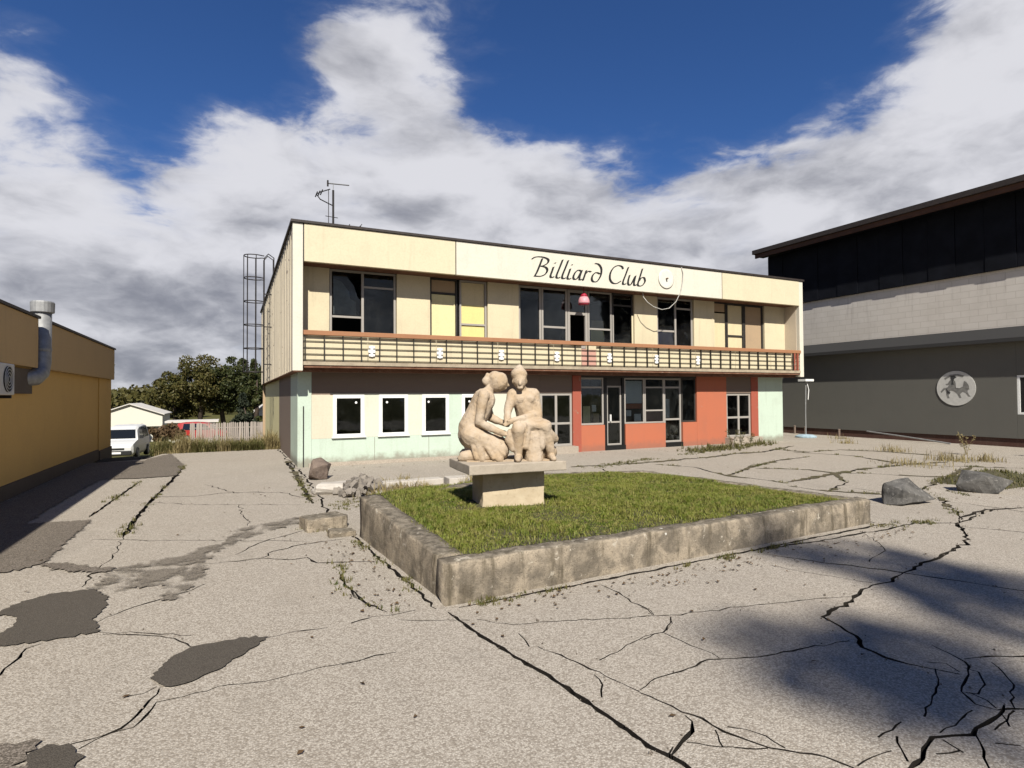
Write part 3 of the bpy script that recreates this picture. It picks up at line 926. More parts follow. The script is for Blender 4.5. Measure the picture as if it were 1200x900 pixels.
# corrugated side cladding of the upper storey, one board after another
y = YF + 0.165
k = 0
while y < 35.8:
    w = 0.42 if y > 24 else 0.30
    dx = 0.030 * (k % 2)
    part('cladding_board', M_SIDE, (XL + 0.004 + dx, XL + 0.09, y, y + w - 0.012, ZB - 0.05, ZT - 0.02))
    y += w
    k += 1
part('side_wall', M_TAN, (XL + 0.095, XL + 0.28, YF + 0.165, 35.6, ZB + 0.02, ZT - 0.06))
part('side_soffit', M_RUST, (XL + 0.01, 1.75, YF + 0.01, 35.6, ZB - 0.08, ZB - 0.055))
part('side_wall', M_SIDE, (XR - 0.21, XR - 0.01, YF + 0.165, 35.6, ZB - 0.04, ZT - 0.02))
part('recess_side', M_BEIGE, (XR - 0.245, XR - 0.212, YF + 0.16, YW + 0.2, ZB + 0.2, ZC))
# lower side wall, set back under the overhang
for a, b, m in ((YW, 20.0, M_MINT), (20.0, 25.0, M_TAUPE), (25.0, 35.5, M_YELLOWPALE)):
    part('lower_side_wall', m, (1.72, 1.95, a + 0.005, b - 0.005, -3.5, ZB - 0.05))
part('lower_side_wall', M_MINT, (21.35, 21.6, YW + 0.26, 35.5, -3.5, ZB - 0.05))

# ---- upper storey
SILL = 3.80
up_panels = [(XL + 0.28, 2.58, M_CREAM), (4.59, 5.66, M_CREAM), (7.65, 8.80, M_CREAM), (13.67, 14.76, M_CREAM), (16.61, 17.70, M_CREAM), (20.57, XR - 0.24, M_CREAM)]
for a, b, m in up_panels:
    part('wall_panel', m, (a, b, YW, YW + 0.25, SILL + 0.004, ZC), bevel=0.006)
aprons = [(XL + 0.28, 10.80, M_CREAM), (11.52, XR - 0.24, M_CREAM)]
for a, b, m in aprons:
    part('apron_wall', m, (a, b, YW + 0.01, YW + 0.25, ZB + 0.2, SILL))
part('door_apron', M_PINK, (10.82, 11.50, YW + 0.03, YW + 0.12, ZB + 0.2, SILL - 0.12))


def window(x0, x1, z0, z1, frame=M_FRAMEG, fw_=0.06, mull=(), trans=(), fills=(), y=YW, depth=0.08, glass_=True, name='window', inset=0.07, panes=None, parent=None):
    """frame mesh with its panes (and whatever fills them) as children"""
    yy = y + inset
    m = MB()
    m.box(x0, x0 + fw_, yy, yy + depth, z0, z1)
    m.box(x1 - fw_, x1, yy, yy + depth, z0, z1)
    m.box(x0 + fw_, x1 - fw_, yy + 0.002, yy + depth, z0, z0 + fw_)
    m.box(x0 + fw_, x1 - fw_, yy + 0.002, yy + depth, z1 - fw_, z1)
    for mx in mull:
        m.box(mx - fw_ * 0.6, mx + fw_ * 0.6, yy + 0.003, yy + depth, z0 + fw_, z1 - fw_)
    for (a, b, zt) in trans:
        m.box(a, b, yy + 0.006, yy + depth - 0.01, zt - fw_ * 0.5, zt + fw_ * 0.5)
    w = m.build(name, frame, parent or club)
    xs = [x0 + fw_] + [q for mx in mull for q in (mx - fw_ * 0.6, mx + fw_ * 0.6)] + [x1 - fw_]
    for i in range(0, len(xs), 2):
        if glass_ and (panes is None or panes[i // 2]):
            MB().box(xs[i], xs[i + 1], yy + 0.03, yy + 0.036, z0 + fw_, z1 - fw_).build('pane', M_GLASS, w)
    for (a, b, c, d_, mat, nm) in fills:
        MB().box(a, b, yy + 0.045, yy + 0.06, c, d_).build(nm, mat, w)
    return w


# big black windows at the left
w = window(2.60, 4.57, SILL, ZC, mull=(3.56,), trans=((2.67, 3.52, 4.40), (3.60, 4.50, 5.33)), panes=(False, True))
sh = MB().prism([(2.70, 5.70), (3.05, 5.70), (3.30, 5.36), (3.42, 5.02), (3.49, 4.95), (3.49, 4.45), (2.70, 4.45)], 0, 0.006)
sh.v = [(a, YW + 0.105 + c, b) for a, b, c in sh.v]
o = sh.build('pane', M_GLASS, w)
o['label'] = 'broken pane with a jagged missing corner'
cur = MB().prism([(2.75, 5.55), (2.98, 5.50), (3.20, 5.22), (3.24, 5.0), (3.4, 4.9), (3.42, 4.5), (2.75, 4.5)], 0, 0.02)
cur.v = [(a, YW + 0.34 + c, b) for a, b, c in cur.v]
cur.build('curtain', plain('grey_curtain', (0.16, 0.17, 0.17), 0.9), w)
# yellow boarded windows
window(5.68, 6.60, SILL, ZC, frame=M_FRAMED, fw_=0.05, trans=((5.73, 6.55, 5.32),), fills=((5.74, 6.54, SILL + 0.06, 5.28, M_YELLOWPALE, 'yellow_board'), (5.74, 6.54, 5.36, ZC - 0.06, M_TAN, 'tan_board')), glass_=False)
window(6.68, 7.63, SILL, ZC, frame=M_FRAMEG, fw_=0.06, trans=((6.74, 7.57, 4.36),), fills=((6.75, 7.56, SILL + 0.07, 5.0, M_YELLOWPAN, 'yellow_board'), (6.75, 7.56, 5.0, ZC - 0.07, M_CREAM_SHUTTER, 'cream_board')), glass_=False)
# central glazed group with two balcony doors
window(8.82, 9.70, SILL, ZC, mull=(), fw_=0.07)
window(9.72, 10.76, SILL, ZC, fw_=0.07, trans=((9.79, 10.69, 4.42),))
dw = window(10.78, 11.62, SILL - 0.1, ZC, fw_=0.10, trans=((10.88, 11.52, 4.95),), panes=(False,), name='balcony_door')
MB().box(10.89, 11.51, YW + 0.10, YW + 0.106, 5.02, 5.70).build('pane', M_GLASS, dw)
window(11.64, 12.68, SILL, ZC, frame=M_FRAMEG, fw_=0.06, trans=((11.70, 12.62, 4.43),), fills=((11.78, 12.36, SILL + 0.1, 4.45, M_YELLOWPAN, 'yellow_sheet'), (11.80, 12.34, 4.46, 4.75, M_TAN, 'tan_sheet')))
dw = window(12.70, 13.65, SILL - 0.02, ZC, frame=M_FRAMED, fw_=0.06, trans=((12.76, 13.59, 5.36),), name='balcony_door')
MB().box(12.70, 12.76, YW + 0.055, YW + 0.069, SILL, 4.98).build('door_stile', M_FRAMEG, dw)
MB().box(13.58, 13.65, YW + 0.055, YW + 0.069, SILL, 5.0).build('door_stile', M_CREAM, dw)
# blue-curtained pair
window(14.78, 16.59, SILL, ZC, mull=(15.72,), fw_=0.07, trans=((14.85, 15.66, 4.50), (15.78, 16.52, 5.41)), fills=((14.86, 15.65, SILL + 0.08, 4.47, M_BLUE, 'blue_curtain'), (15.80, 16.50, SILL + 0.08, 4.85, M_BLUE, 'blue_curtain')))
# boarded lights at the right end
window(17.72, 18.42, SILL, ZC, frame=M_FRAMED, fw_=0.04, fills=((17.76, 18.38, SILL + 0.05, 5.36, M_CREAM_SHUTTER, 'cream_board'), (17.76, 18.38, 5.42, ZC - 0.05, M_TAN, 'tan_board')), glass_=False)
window(18.44, 19.42, SILL, ZC, frame=M_FRAMED, fw_=0.07, trans=((18.51, 19.35, 4.45),), fills=((18.52, 19.34, SILL + 0.08, 4.42, M_CREAM_SHUTTER, 'cream_board'), (18.52, 19.34, 4.48, ZC - 0.08, M_CREAM_SHUTTER, 'cream_board')), glass_=False)
window(19.44, 20.55, SILL, ZC, frame=M_FRAMED, fw_=0.07, fills=((19.52, 20.47, SILL + 0.08, ZC - 0.08, M_TAN, 'tan_board'),), glass_=False)

# ---- balcony
bal = part('balcony', M_SLABEDGE, (XL + 0.28, XR - 0.24, YF - 0.03, YW - 0.01, ZB + 0.10, ZB + 0.20))
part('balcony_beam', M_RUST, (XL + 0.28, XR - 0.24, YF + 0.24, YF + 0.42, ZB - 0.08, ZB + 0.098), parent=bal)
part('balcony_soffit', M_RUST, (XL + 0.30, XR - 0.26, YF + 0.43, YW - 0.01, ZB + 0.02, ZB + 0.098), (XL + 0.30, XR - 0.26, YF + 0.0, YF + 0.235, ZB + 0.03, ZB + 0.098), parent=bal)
part('top_rail', M_RAILWOOD, (XL + 0.28, XR - 0.24, YF - 0.06, YF + 0.10, 3.735, 3.865), parent=bal, bevel=0.01)
for zz in (3.57, 3.39, 3.21, 3.05):
    part('rail_bar', M_BARS, (XL + 0.285, XR - 0.245, YF + 0.012, YF + 0.026, zz - 0.010, zz + 0.010), parent=bal)
post = MB().box(-0.012, 0.012, -0.030, 0.030, 0.0, 0.735).mesh('rail_post', M_BARS)
x = XL + 0.32
k = 0
while x < XR - 0.26:
    o = obj('rail_post', post, bal)
    o.location = (x, YF + 0.0, ZB + 0.20)
    o.rotation_euler = (0, random.gauss(0, 0.012), 0)
    x += 0.515
    k += 1
for a, b, m in ((XL + 0.30, 3.55, M_CREAM), (3.57, 5.62, M_CREAM), (5.64, 7.69, M_CREAM), (7.71, 9.75, M_CREAM), (9.77, 10.86, M_CREAM), (10.88, 11.46, M_PINK), (11.48, 13.95, M_CREAM), (13.97, 16.02, M_CREAM), (16.04, 18.1, M_CREAM), (18.12, 20.1, M_CREAM), (20.12, XR - 0.72, M_CREAM)):
    part('infill_panel', m, (a, b, YF + 0.050, YF + 0.065, ZB + 0.215, 3.725 if m is M_CREAM else 3.60), parent=bal)
star = MB()
star.box(-0.035, 0.035, -0.012, 0.0, -0.16, 0.16)
star.box(-0.10, -0.036, -0.011, 0.0, -0.045, 0.045)
star.box(0.036, 0.10, -0.011, 0.0, -0.045, 0.045)
star.box(-0.085, -0.036, -0.010, 0.0, 0.08, 0.15).box(0.036, 0.085, -0.010, 0.0, 0.08, 0.15)
star.box(-0.085, -0.036, -0.010, 0.0, -0.15, -0.08).box(0.036, 0.085, -0.010, 0.0, -0.15, -0.08)
star = star.mesh('white_ornament', M_FRAMEW)
for x in (3.66, 5.73, 7.80, 9.86, 12.0, 14.1, 16.1):
    o = obj('white_ornament', star, bal)
    o.location = (x, YF + 0.005, 3.33)
redpost = MB().box(-0.03, 0.03, -0.04, 0.03, 0, 0.72).mesh('rail_post', M_REDPIL)
for x in (XR - 0.62, XR - 0.42):
    o = obj('rail_post', redpost, bal)
    o.location = (x, YF - 0.012, ZB + 0.21)

# ---- ground floor, left of the entrance: mint, beige, four small white windows
part('corner_pier', M_MINT, (1.70, 2.08, YW - 0.008, YW + 0.24, -0.03, ZB - 0.02))
wins = [(2.68, 3.59), (4.03, 4.93), (5.39, 6.27), (6.71, 7.61)]
part('dado_wall', M_MINT, (2.085, 9.60, YW, YW + 0.25, -0.03, 0.80), bevel=0.004)
seg = [2.085] + [q for a in wins for q in a] + [9.60]
for i in range(0, len(seg), 2):
    part('wall_panel', M_BEIGE if i == 0 else (M_MINT if i == 6 else paint('pale_mint_%d' % i, (0.74, 0.76, 0.62), amount=0.25, streak=0.3)), (seg[i], seg[i + 1], YW, YW + 0.25, 0.804, 2.08))
part('lintel_wall', M_TAUPE, (2.085, 9.60, YW + 0.006, YW + 0.25, 2.084, ZB - 0.02))  # balcony's shade painted into the wall as a dark band
part('lintel_trim', M_FRAMED, (2.6, 7.7, YW - 0.02, YW + 0.005, 2.085, 2.125))
for i in (3.9, 5.6, 7.9):
    part('panel_joint', M_TAUPE, (i - 0.006, i + 0.006, YW - 0.002, YW + 0.01, 0.05, 0.79))
for a, b in wins:
    w = window(a, b, 0.81, 2.075, frame=M_FRAMEW, fw_=0.105, inset=-0.015, depth=0.10)
    part('window_sill', M_FRAMEW, (a - 0.04, b + 0.04, YW - 0.07, YW - 0.016, 0.80, 0.845), parent=w)
for (a, zz) in ((3.35, 1.84), (4.28, 1.84), (5.6, 1.84), (6.98, 1.84)):
    MB().lathe([(0.035, -0.005), (0.035, 0.005)], (a, YW + 0.01, zz), 12, 'y').build('round_sticker', M_PAPER, club)
part('wall_conduit', M_DARKMETAL, (1.845, 1.872, YW - 0.035, YW - 0.01, 0.0, 1.75))
part('footing', M_APRON, (2.0, 9.6, YW - 0.10, YW - 0.004, -0.03, 0.10))

# ---- glazed entrance beside the red pier
part('entrance_head', M_TAUPE, (9.605, 10.90, YW + 0.01, YW + 0.25, 2.10, ZB - 0.02))  # shaded cream panel, its shade painted in as taupe
w = window(9.62, 10.89, 0.24, 2.09, frame=M_FRAMEG, fw_=0.075, mull=(10.25,), trans=((9.70, 10.82, 1.03),), name='entrance_door', inset=0.03)
part('door_step', M_APRON, (9.6, 10.92, YW - 0.35, YW + 0.25, -0.03, 0.235))
part('red_pier', M_REDPIL, (10.905, 11.25, YW - 0.03, YW + 0.24, -0.03, 2.72))
# coral shop front
for a, b in ((11.255, 12.28), (13.205, 15.10), (15.97, 16.70)):
    part('coral_dado', M_CORAL, (a, b, YW, YW + 0.25, -0.03, 0.93))
part('coral_wall', M_CORAL, (16.705, 18.30, YW, YW + 0.25, -0.03, 2.74))
part('head_beam', M_FRAMED, (11.255, 16.70, YW + 0.02, YW + 0.25, 2.66, 2.76))
window(11.26, 12.28, 0.94, 2.655, frame=M_FRAMEG, fw_=0.065, trans=((11.32, 12.22, 2.30),), fills=((11.42, 11.72, 1.02, 1.62, M_YELLOWPALE, 'yellow_poster'), (11.80, 11.98, 1.42, 1.66, M_PAPER, 'paper_notice'), (11.86, 12.1, 1.0, 1.35, M_TAN, 'carton')))
part('door_surround', M_BLACKDOOR, (12.285, 12.42, YW + 0.05, YW + 0.25, 0.10, 2.655), (13.10, 13.20, YW + 0.05, YW + 0.25, 0.10, 2.655))
dw = window(12.43, 13.09, 0.17, 2.36, frame=M_FRAMEG, fw_=0.06, trans=((12.48, 13.04, 1.02),), inset=0.10, name='shop_door')
part('door_transom', M_FRAMED, (12.43, 13.09, YW + 0.10, YW + 0.2, 2.365, 2.655))
MB().box(12.56, 12.60, YW + 0.04, YW + 0.10, 1.05, 1.30).build('handle', M_FRAMEW, dw)
window(13.21, 14.15, 0.94, 2.655, frame=M_FRAMEG, fw_=0.06, trans=(), fills=((13.30, 14.06, 1.70, 2.55, M_PAPER, 'white_poster'), (13.30, 14.06, 1.50, 1.69, M_CORAL, 'coral_strip'), (13.32, 13.56, 1.22, 1.44, M_PAPER, 'paper_notice'), (13.70, 14.02, 1.02, 1.30, M_PAPER, 'paper_notice')))
window(14.16, 15.10, 0.94, 2.655, frame=M_FRAMEG, fw_=0.055, trans=((14.2, 15.05, 1.42), (14.2, 15.05, 2.30)), fills=((14.25, 15.0, 1.0, 1.38, M_PINK, 'coral_board'),))
dw = window(15.11, 15.96, 0.17, 2.655, frame=M_FRAMEG, fw_=0.07, trans=((15.16, 15.90, 1.06), (15.16, 15.90, 2.30)), fills=((15.18, 15.42, 1.12, 1.85, M_PAPER, 'white_poster'),), inset=0.09, name='shop_door')
part('door_sill', M_BLACKDOOR, (12.285, 13.20, YW - 0.02, YW + 0.25, -0.03, 0.165), (15.105, 15.965, YW - 0.015, YW + 0.25, -0.03, 0.165))
window(15.97, 16.70, 0.94, 2.655, frame=M_FRAMED, fw_=0.06)
# right-hand door, peeling strip and mint end
part('door_head', M_TAUPE, (18.305, 19.70, YW + 0.01, YW + 0.25, 2.06, ZB - 0.02))  # balcony shade over the door painted in as taupe
w = window(18.31, 19.69, 0.26, 2.05, frame=M_FRAMEG, fw_=0.08, mull=(19.02,), trans=((18.39, 19.61, 1.06),), fills=((18.46, 18.86, 0.62, 0.92, M_PAPER, 'paper_notice'),), inset=0.04, name='entrance_door')
part('door_step', M_APRON, (18.2, 19.9, YW - 0.4, YW + 0.25, -0.03, 0.25))
part('peeling_pier', M_REDPIL, (19.705, 20.11, YW - 0.01, YW + 0.24, -0.03, ZB - 0.02))
part('mint_wall', M_MINT, (20.115, 21.60, YW, YW + 0.25, -0.03, ZB - 0.02))


# ---- the painted lettering, written with a broad nib
GLYPH = {
    'B': (0.66, [[(-.20, .84), (-.08, .95), (.10, 1.0), (.33, .99), (.50, .90), (.49, .73), (.32, .57), (.17, .53)], [(.24, .93), (.17, .6), (.08, .22), (.0, .0)], [(.2, .54), (.42, .50), (.51, .36), (.44, .15), (.25, .02), (.0, .0)]]),
    'i': (0.25, [[(.10, .56), (.05, .3), (.01, .08), (.07, .0), (.18, .07)], [(.14, .75), (.17, .79)]]),
    'l': (0.25, [[(.22, .98), (.13, .6), (.02, .12), (.08, .0), (.19, .07)]]),
    'a': (0.47, [[(.36, .48), (.22, .53), (.08, .38), (.02, .12), (.10, .02), (.22, .12), (.36, .5)], [(.38, .54), (.31, .2), (.32, .02), (.44, .08)]]),
    'r': (0.38, [[(.11, .56), (.06, .3), (.0, .0)], [(.07, .34), (.2, .52), (.33, .50)]]),
    'd': (0.52, [[(.10, .98), (.28, .94), (.42, .72), (.42, .36), (.28, .04), (.10, .0), (.02, .14), (.06, .36), (.2, .5), (.38, .44)]]),
    ' ': (0.30, []),
    'C': (0.68, [[(.64, .84), (.57, .97), (.38, 1.0), (.18, .86), (.05, .55), (.06, .22), (.2, .03), (.4, .02), (.6, .18)]]),
    'u': (0.50, [[(.07, .55), (.02, .2), (.06, .02), (.18, .05), (.34, .5)], [(.37, .55), (.32, .15), (.37, .0), (.47, .07)]]),
    'b': (0.44, [[(.18, .98), (.11, .6), (.02, .1), (.1, .0), (.26, .06), (.37, .28), (.30, .49), (.16, .45), (.08, .28)]]),
}


def catmull(p, n=7):
    q = [p[0]] + list(p) + [p[-1]]
    out = []
    for i in range(1, len(q) - 2):
        for k in range(n):
            t = k / n
            out.append(tuple(0.5 * ((2 * q[i][c]) + (-q[i - 1][c] + q[i + 1][c]) * t + (2 * q[i - 1][c] - 5 * q[i][c] + 4 * q[i + 1][c] - q[i + 2][c]) * t * t + (-q[i - 1][c] + 3 * q[i][c] - 3 * q[i + 1][c] + q[i + 2][c]) * t ** 3) for c in (0, 1)))
    out.append(tuple(p[-1]))
    return out


def write(text, x0, x1, z0, height, y):
    total = sum(GLYPH[c][0] for c in text)
    sxx = (x1 - x0) / total
    pen = 0.0
    nib = (0.060 * math.cos(R(38)), 0.050 * math.sin(R(38)))
    for ch in text:
        adv, strokes = GLYPH[ch]
        quads = []
        for s in strokes:
            c = catmull(s)
            for a, b in zip(c, c[1:]):
                quads.append([(a[0] - nib[0], a[1] - nib[1]), (a[0] + nib[0], a[1] + nib[1]), (b[0] + nib[0], b[1] + nib[1]), (b[0] - nib[0], b[1] - nib[1])])
                t = Vector((b[0] - a[0], b[1] - a[1])).normalized()
                nr = Vector((-t.y, t.x)) * 0.024
                quads.append([(a[0] - nr.x, a[1] - nr.y), (b[0] - nr.x, b[1] - nr.y), (b[0] + nr.x, b[1] + nr.y), (a[0] + nr.x, a[1] + nr.y)])
        quads = [q for q in quads if abs(sum(q[i][0] * q[(i + 1) % 4][1] - q[(i + 1) % 4][0] * q[i][1] for i in range(4))) > 2e-4]
        if quads:
            v, f, of = cdt(quads)
            tris = [t for t, o_ in zip(f, of) if o_]
            vs = [(x0 + (pen + q.x + 0.10 * q.y) * sxx, y, z0 + q.y * height) for q in v]
            MB().add(vs, tris).build('painted_letter', M_INK, club)
        pen += adv


write('Billiard Club', 9.02, 13.62, 5.97, 0.66, YF - 0.016)

# ---- things fixed to the club building
dish = empty('satellite_dish', (14.56, YF - 0.02, 6.33), 'round cream satellite dish on the white fascia after the lettering', 'satellite dish')
prof = [(0.0, -0.09)] + [(0.40 * t, -0.09 - 0.07 * t * t) for t in (0.3, 0.6, 0.85, 1.0)]
dm = MB()
dm.lathe([(0.36, -0.030), (0.365, -0.038), (0.34, -0.046), (0.24, -0.040), (0.12, -0.036), (0.015, -0.035)], (14.56, YF, 6.33), 40, 'y')
dm.build('reflector', M_DISH, dish, smooth=True)
MB().box(14.50, 14.62, YF - 0.029, YF - 0.011, 6.27, 6.39).build('bracket', M_DISH, dish)
MB().lathe([(0.03, 0.0), (0.035, 0.03), (0.03, 0.10)], (14.56, YF - 0.13, 6.33), 12, 'y').build('feed_horn', M_TAUPE, dish)
cab = [(15.30, YF - 0.03, 6.86), (15.36, YF - 0.05, 6.6), (15.33, YF - 0.05, 6.25), (15.24, YF - 0.05, 5.9), (15.0, YF - 0.05, 5.50), (14.68, YF - 0.04, 5.24), (14.35, YF - 0.02, 5.17), (14.0, YF + 0.02, 5.26), (13.75, YF + 0.06, 5.42), (13.62, YF + 0.14, 5.62), (13.60, YF + 0.14, 5.79)]
cab3 = []
for i in range(len(cab) - 1):
    for t in (0, 0.5):
        cab3.append(tuple(a + (b - a) * t for a, b in zip(cab[i], cab[i + 1])))
cab3.append(cab[-1])
tag(MB().tube(cab3, 0.015, 6).build('loose_cable', M_CABLE, smooth=True), 'pale cable drooping in a loop from the fascia by the dish', 'cable')
lamp = empty('bell_lamp', (11.11, YF + 0.25, 5.79), 'pink and red bell shaped lamp hanging over the balcony', 'lamp')
MB().lathe([(0.20, 5.22), (0.205, 5.26), (0.19, 5.36), (0.14, 5.46)], (11.11, YF + 0.25, 0), 20).build('shade', M_PINKCAP, lamp, smooth=True)
MB().lathe([(0.14, 5.46), (0.11, 5.53), (0.05, 5.59), (0.015, 5.60), (0.012, 5.80)], (11.11, YF + 0.25, 0), 16).build('cap', M_REDCAP, lamp, smooth=True)
MB().lathe([(0.185, 5.19), (0.19, 5.222)], (11.11, YF + 0.25, 0), 20).build('rim', M_REDCAP, lamp)

# rooftop aerial
ae = empty('roof_aerial', (3.05, 20.0, 6.70), 'dark television aerial with two booms on the flat roof', 'antenna')
MB().tube([(3.05, 20, 6.68), (3.05, 20, 8.95)], 0.035, 8).build('mast', M_DARKMETAL, ae)
MB().tube([(2.90, 20, 6.68), (2.90, 20, 8.95)], 0.012, 6).build('mast', M_DARKMETAL, ae)
MB().tube([(2.84, 19.9, 9.12), (3.62, 20.3, 9.30)], 0.022, 6).build('boom', M_GALV, ae)
MB().tube([(2.86, 19.9, 9.02), (2.86, 19.9, 9.22)], 0.03, 6).build('boom_end', M_DARKMETAL, ae)
MB().tube([(3.05, 20, 8.98), (3.05, 20, 9.18)], 0.012, 6).build('mast', M_GALV, ae)
MB().tube([(3.05, 20, 8.42), (2.62, 19.9, 8.55), (2.50, 19.9, 8.70), (2.60, 19.9, 8.78), (2.95, 20, 8.97)], 0.018, 6).build('loop_boom', M_DARKMETAL, ae)
for i, (ax, az) in enumerate(((2.5, 8.7), (2.58, 8.74), (2.66, 8.79))):
    MB().tube([(ax, 19.65, az), (ax, 20.15, az)], 0.02, 6).build('element', M_DARKMETAL, ae)
MB().tube([(2.8, 20, 8.05), (3.2, 20, 8.03)], 0.012, 6).build('crossbar', M_DARKMETAL, ae)
sa = empty('small_aerial', (3.42, 19.6, 6.70), 'small low aerial with dark tip beside the mast on the roof', 'antenna')
MB().tube([(3.42, 19.6, 6.68), (3.45, 19.6, 7.55), (3.52, 19.6, 7.75)], 0.018, 6).build('mast', M_DARKMETAL, sa)
MB().tube([(3.42, 19.6, 7.50), (3.75, 19.6, 7.55), (3.92, 19.6, 7.80)], 0.015, 6).build('boom', M_DARKMETAL, sa)
MB().lathe([(0.02, -0.05), (0.09, 0.0), (0.02, 0.06)], (3.86, 19.6, 7.66), 8, 'x').build('reflector', M_DARKMETAL, sa)

# caged ladder on the side wall
lad = empty('caged_ladder', (1.2, 27.0, 3.0), 'dark steel caged ladder climbing past the roof on the side wall', 'ladder')
LX, LY = 0.85, 27.0
for yy in (LY - 0.22, LY + 0.22):
    MB().tube([(1.24, yy, 2.6), (1.24, yy, 7.95), (1.40, yy, 8.15), (1.62, yy, 8.0), (1.62, yy, 6.88)], 0.025, 6).build('stringer', M_DARKMETAL, lad)
rung = MB().tube([(1.24, LY - 0.22, 0), (1.24, LY + 0.22, 0)], 0.014, 6).mesh('rung', M_DARKMETAL)
for i in range(17):
    o = obj('rung', rung, lad)
    o.location = (0, 0, 2.85 + 0.3 * i)
for zz in (8.05, 7.1, 6.1, 5.1, 4.1, 3.1):
    hoop = [(LX + 0.40 * math.cos(a), LY + 0.36 * math.sin(a), zz) for a in [R(40) + R(280) * k / 16 for k in range(17)]]
    MB().tube([(1.24, LY + 0.22, zz)] + hoop + [(1.24, LY - 0.22, zz)], 0.022, 6).build('hoop', M_DARKMETAL, lad)
for a in (80, 130, 180, 230, 280):
    px_, py_ = LX + 0.40 * math.cos(R(a)), LY + 0.36 * math.sin(R(a))
    MB().tube([(px_, py_, 3.05), (px_, py_, 8.06)], 0.02, 6).build('cage_bar', M_DARKMETAL, lad)
for zz in (3.4, 5.0, 6.4):
    MB().box(1.24, 1.52, LY - 0.24, LY - 0.20, zz, zz + 0.04).build('wall_bracket', M_DARKMETAL, lad)

# ================================================================== OCHRE BUILDING
och = empty('ochre_building', (-9, 14, 0), 'low ochre yellow flat-roofed building in shade with brown parapet', 'building')
YX = -4.05


def opart(name, mat, *boxes, parent=None, bevel=0.0):
    m = MB()
    for b in boxes:
        m.box(*b)
    return m.build(name, mat, parent or och, bevel=bevel)


opart('wall', M_YWALL, (-15, YX, 3.0, 23.70, 0.30, 2.85))
opart('corner_pier', M_YWALL, (-15, YX + 0.03, 23.705, 25.85, 0.25, 2.85))
opart('plinth', M_YPLINTH, (-15, YX + 0.035, 3.0, 23.7, -0.05, 0.295), (-15, YX + 0.06, 23.71, 25.9, -1.3, 0.245))
opart('parapet_panel', M_YPAR, (-15, -3.90, 3.0, 16.30, 2.70, 3.80), bevel=0.01)
opart('parapet_panel', M_YPAR, (-15, -3.90, 17.15, 25.70, 2.70, 3.80), bevel=0.01)
opart('parapet_recess', M_YPLINTH, (-15, -4.16, 16.305, 17.145, 2.86, 3.78))
opart('roof_capping', M_TRIM, (-15, -3.86, 2.95, 16.33, 3.803, 3.86), (-15, -3.86, 17.12, 25.75, 3.803, 3.86), (-15, -4.08, 16.335, 17.115, 3.803, 3.85))
opart('duct_housing', M_YPLINTH, (-4.08, -3.99, 14.3, 16.25, 2.12, 2.66))

duct = empty('vent_duct', (-3.72, 16.55, 2.3), 'galvanised vent pipe elbowing out of the ochre wall and rising past the parapet', 'vent pipe')
dx_, dy_ = -3.93, 16.72
MB().tube([(-4.25, 16.0, 2.46), (-4.08, 16.05, 2.46), (dx_ - 0.03, 16.30, 2.48), (dx_, 16.58, 2.60), (dx_, dy_, 2.85), (dx_, dy_, 4.05)], 0.175, 16).build('pipe', M_GALV, duct, smooth=True)
MB().lathe([(0.18, 3.98), (0.225, 4.0), (0.23, 4.22), (0.21, 4.25), (0.17, 4.24)], (dx_, dy_, 0), 20).build('cowl', M_GALV, duct, smooth=False)
MB().lathe([(0.18, 3.10), (0.186, 3.12), (0.186, 3.16), (0.18, 3.18)], (dx_, dy_, 0), 20).build('seam_ring', M_GALV, duct)

ac = empty('air_conditioner', (-3.88, 13.6, 2.05), 'white air conditioner unit on the ochre wall below the parapet', 'air conditioner')
MB().box(-4.04, -3.68, 13.0, 13.92, 2.08, 2.66).build('casing', M_ACWHITE, ac, bevel=0.02)
MB().lathe([(0.24, 0.0), (0.24, 0.012)], (-3.678, 13.55, 2.37), 28, 'x').build('fan_opening', M_BLACKDOOR, ac)
for r_ in (0.06, 0.12, 0.18, 0.235):
    ring = [(-3.655, 13.55 + r_ * math.cos(a * math.pi / 12), 2.37 + r_ * math.sin(a * math.pi / 12)) for a in range(24)]
    MB().tube(ring, 0.006, 5, closed=True).build('grille_ring', M_ACWHITE, ac)
MB().box(-4.05, -3.70, 13.1, 13.14, 2.02, 2.078).box(-4.05, -3.70, 13.8, 13.84, 2.02, 2.078).build('bracket', M_DARKMETAL, ac)

# ================================================================== GREY HALL ON THE RIGHT
hall = empty('grey_hall', (30, 10, 0), 'tall dark hall with pale band, grey lower wall and round horse emblem', 'building')
HX = 26.0


def hpart(name, mat, *boxes, parent=None, bevel=0.0):
    m = MB()
    for b in boxes:
        m.box(*b)
    return m.build(name, mat, parent or hall, bevel=bevel)


hpart('lower_wall', M_GREYWALL, (HX, 44, -2, 10.24, 0.32, 4.0), (HX, 44, 11.14, 22.2, 0.32, 4.0), (HX, 44, 10.245, 11.135, 0.32, 1.2), (HX, 44, 10.245, 11.135, 2.66, 4.0))
hpart('plinth', paint('red_brown_plinth', (0.085, 0.035, 0.025), amount=0.5), (HX + 0.05, 44, -2, 22.15, -0.05, 0.315))
m_block, T = material('pale_blockwork')
pos = T.n('ShaderNodeNewGeometry').outputs['Position']
spp = T.n('ShaderNodeSeparateXYZ', {0: pos})
uv = T.n('ShaderNodeCombineXYZ', {0: spp.outputs[1], 1: spp.outputs[2], 2: 0.0}).outputs[0]
br = T.n('ShaderNodeTexBrick', {'Vector': uv, 'Color1': (0.74, 0.69, 0.62, 1), 'Color2': (0.70, 0.65, 0.58, 1), 'Mortar': (0.60, 0.55, 0.48, 1), 'Scale': 1.0, 'Mortar Size': 0.012, 'Brick Width': 0.6, 'Row Height': 0.25})
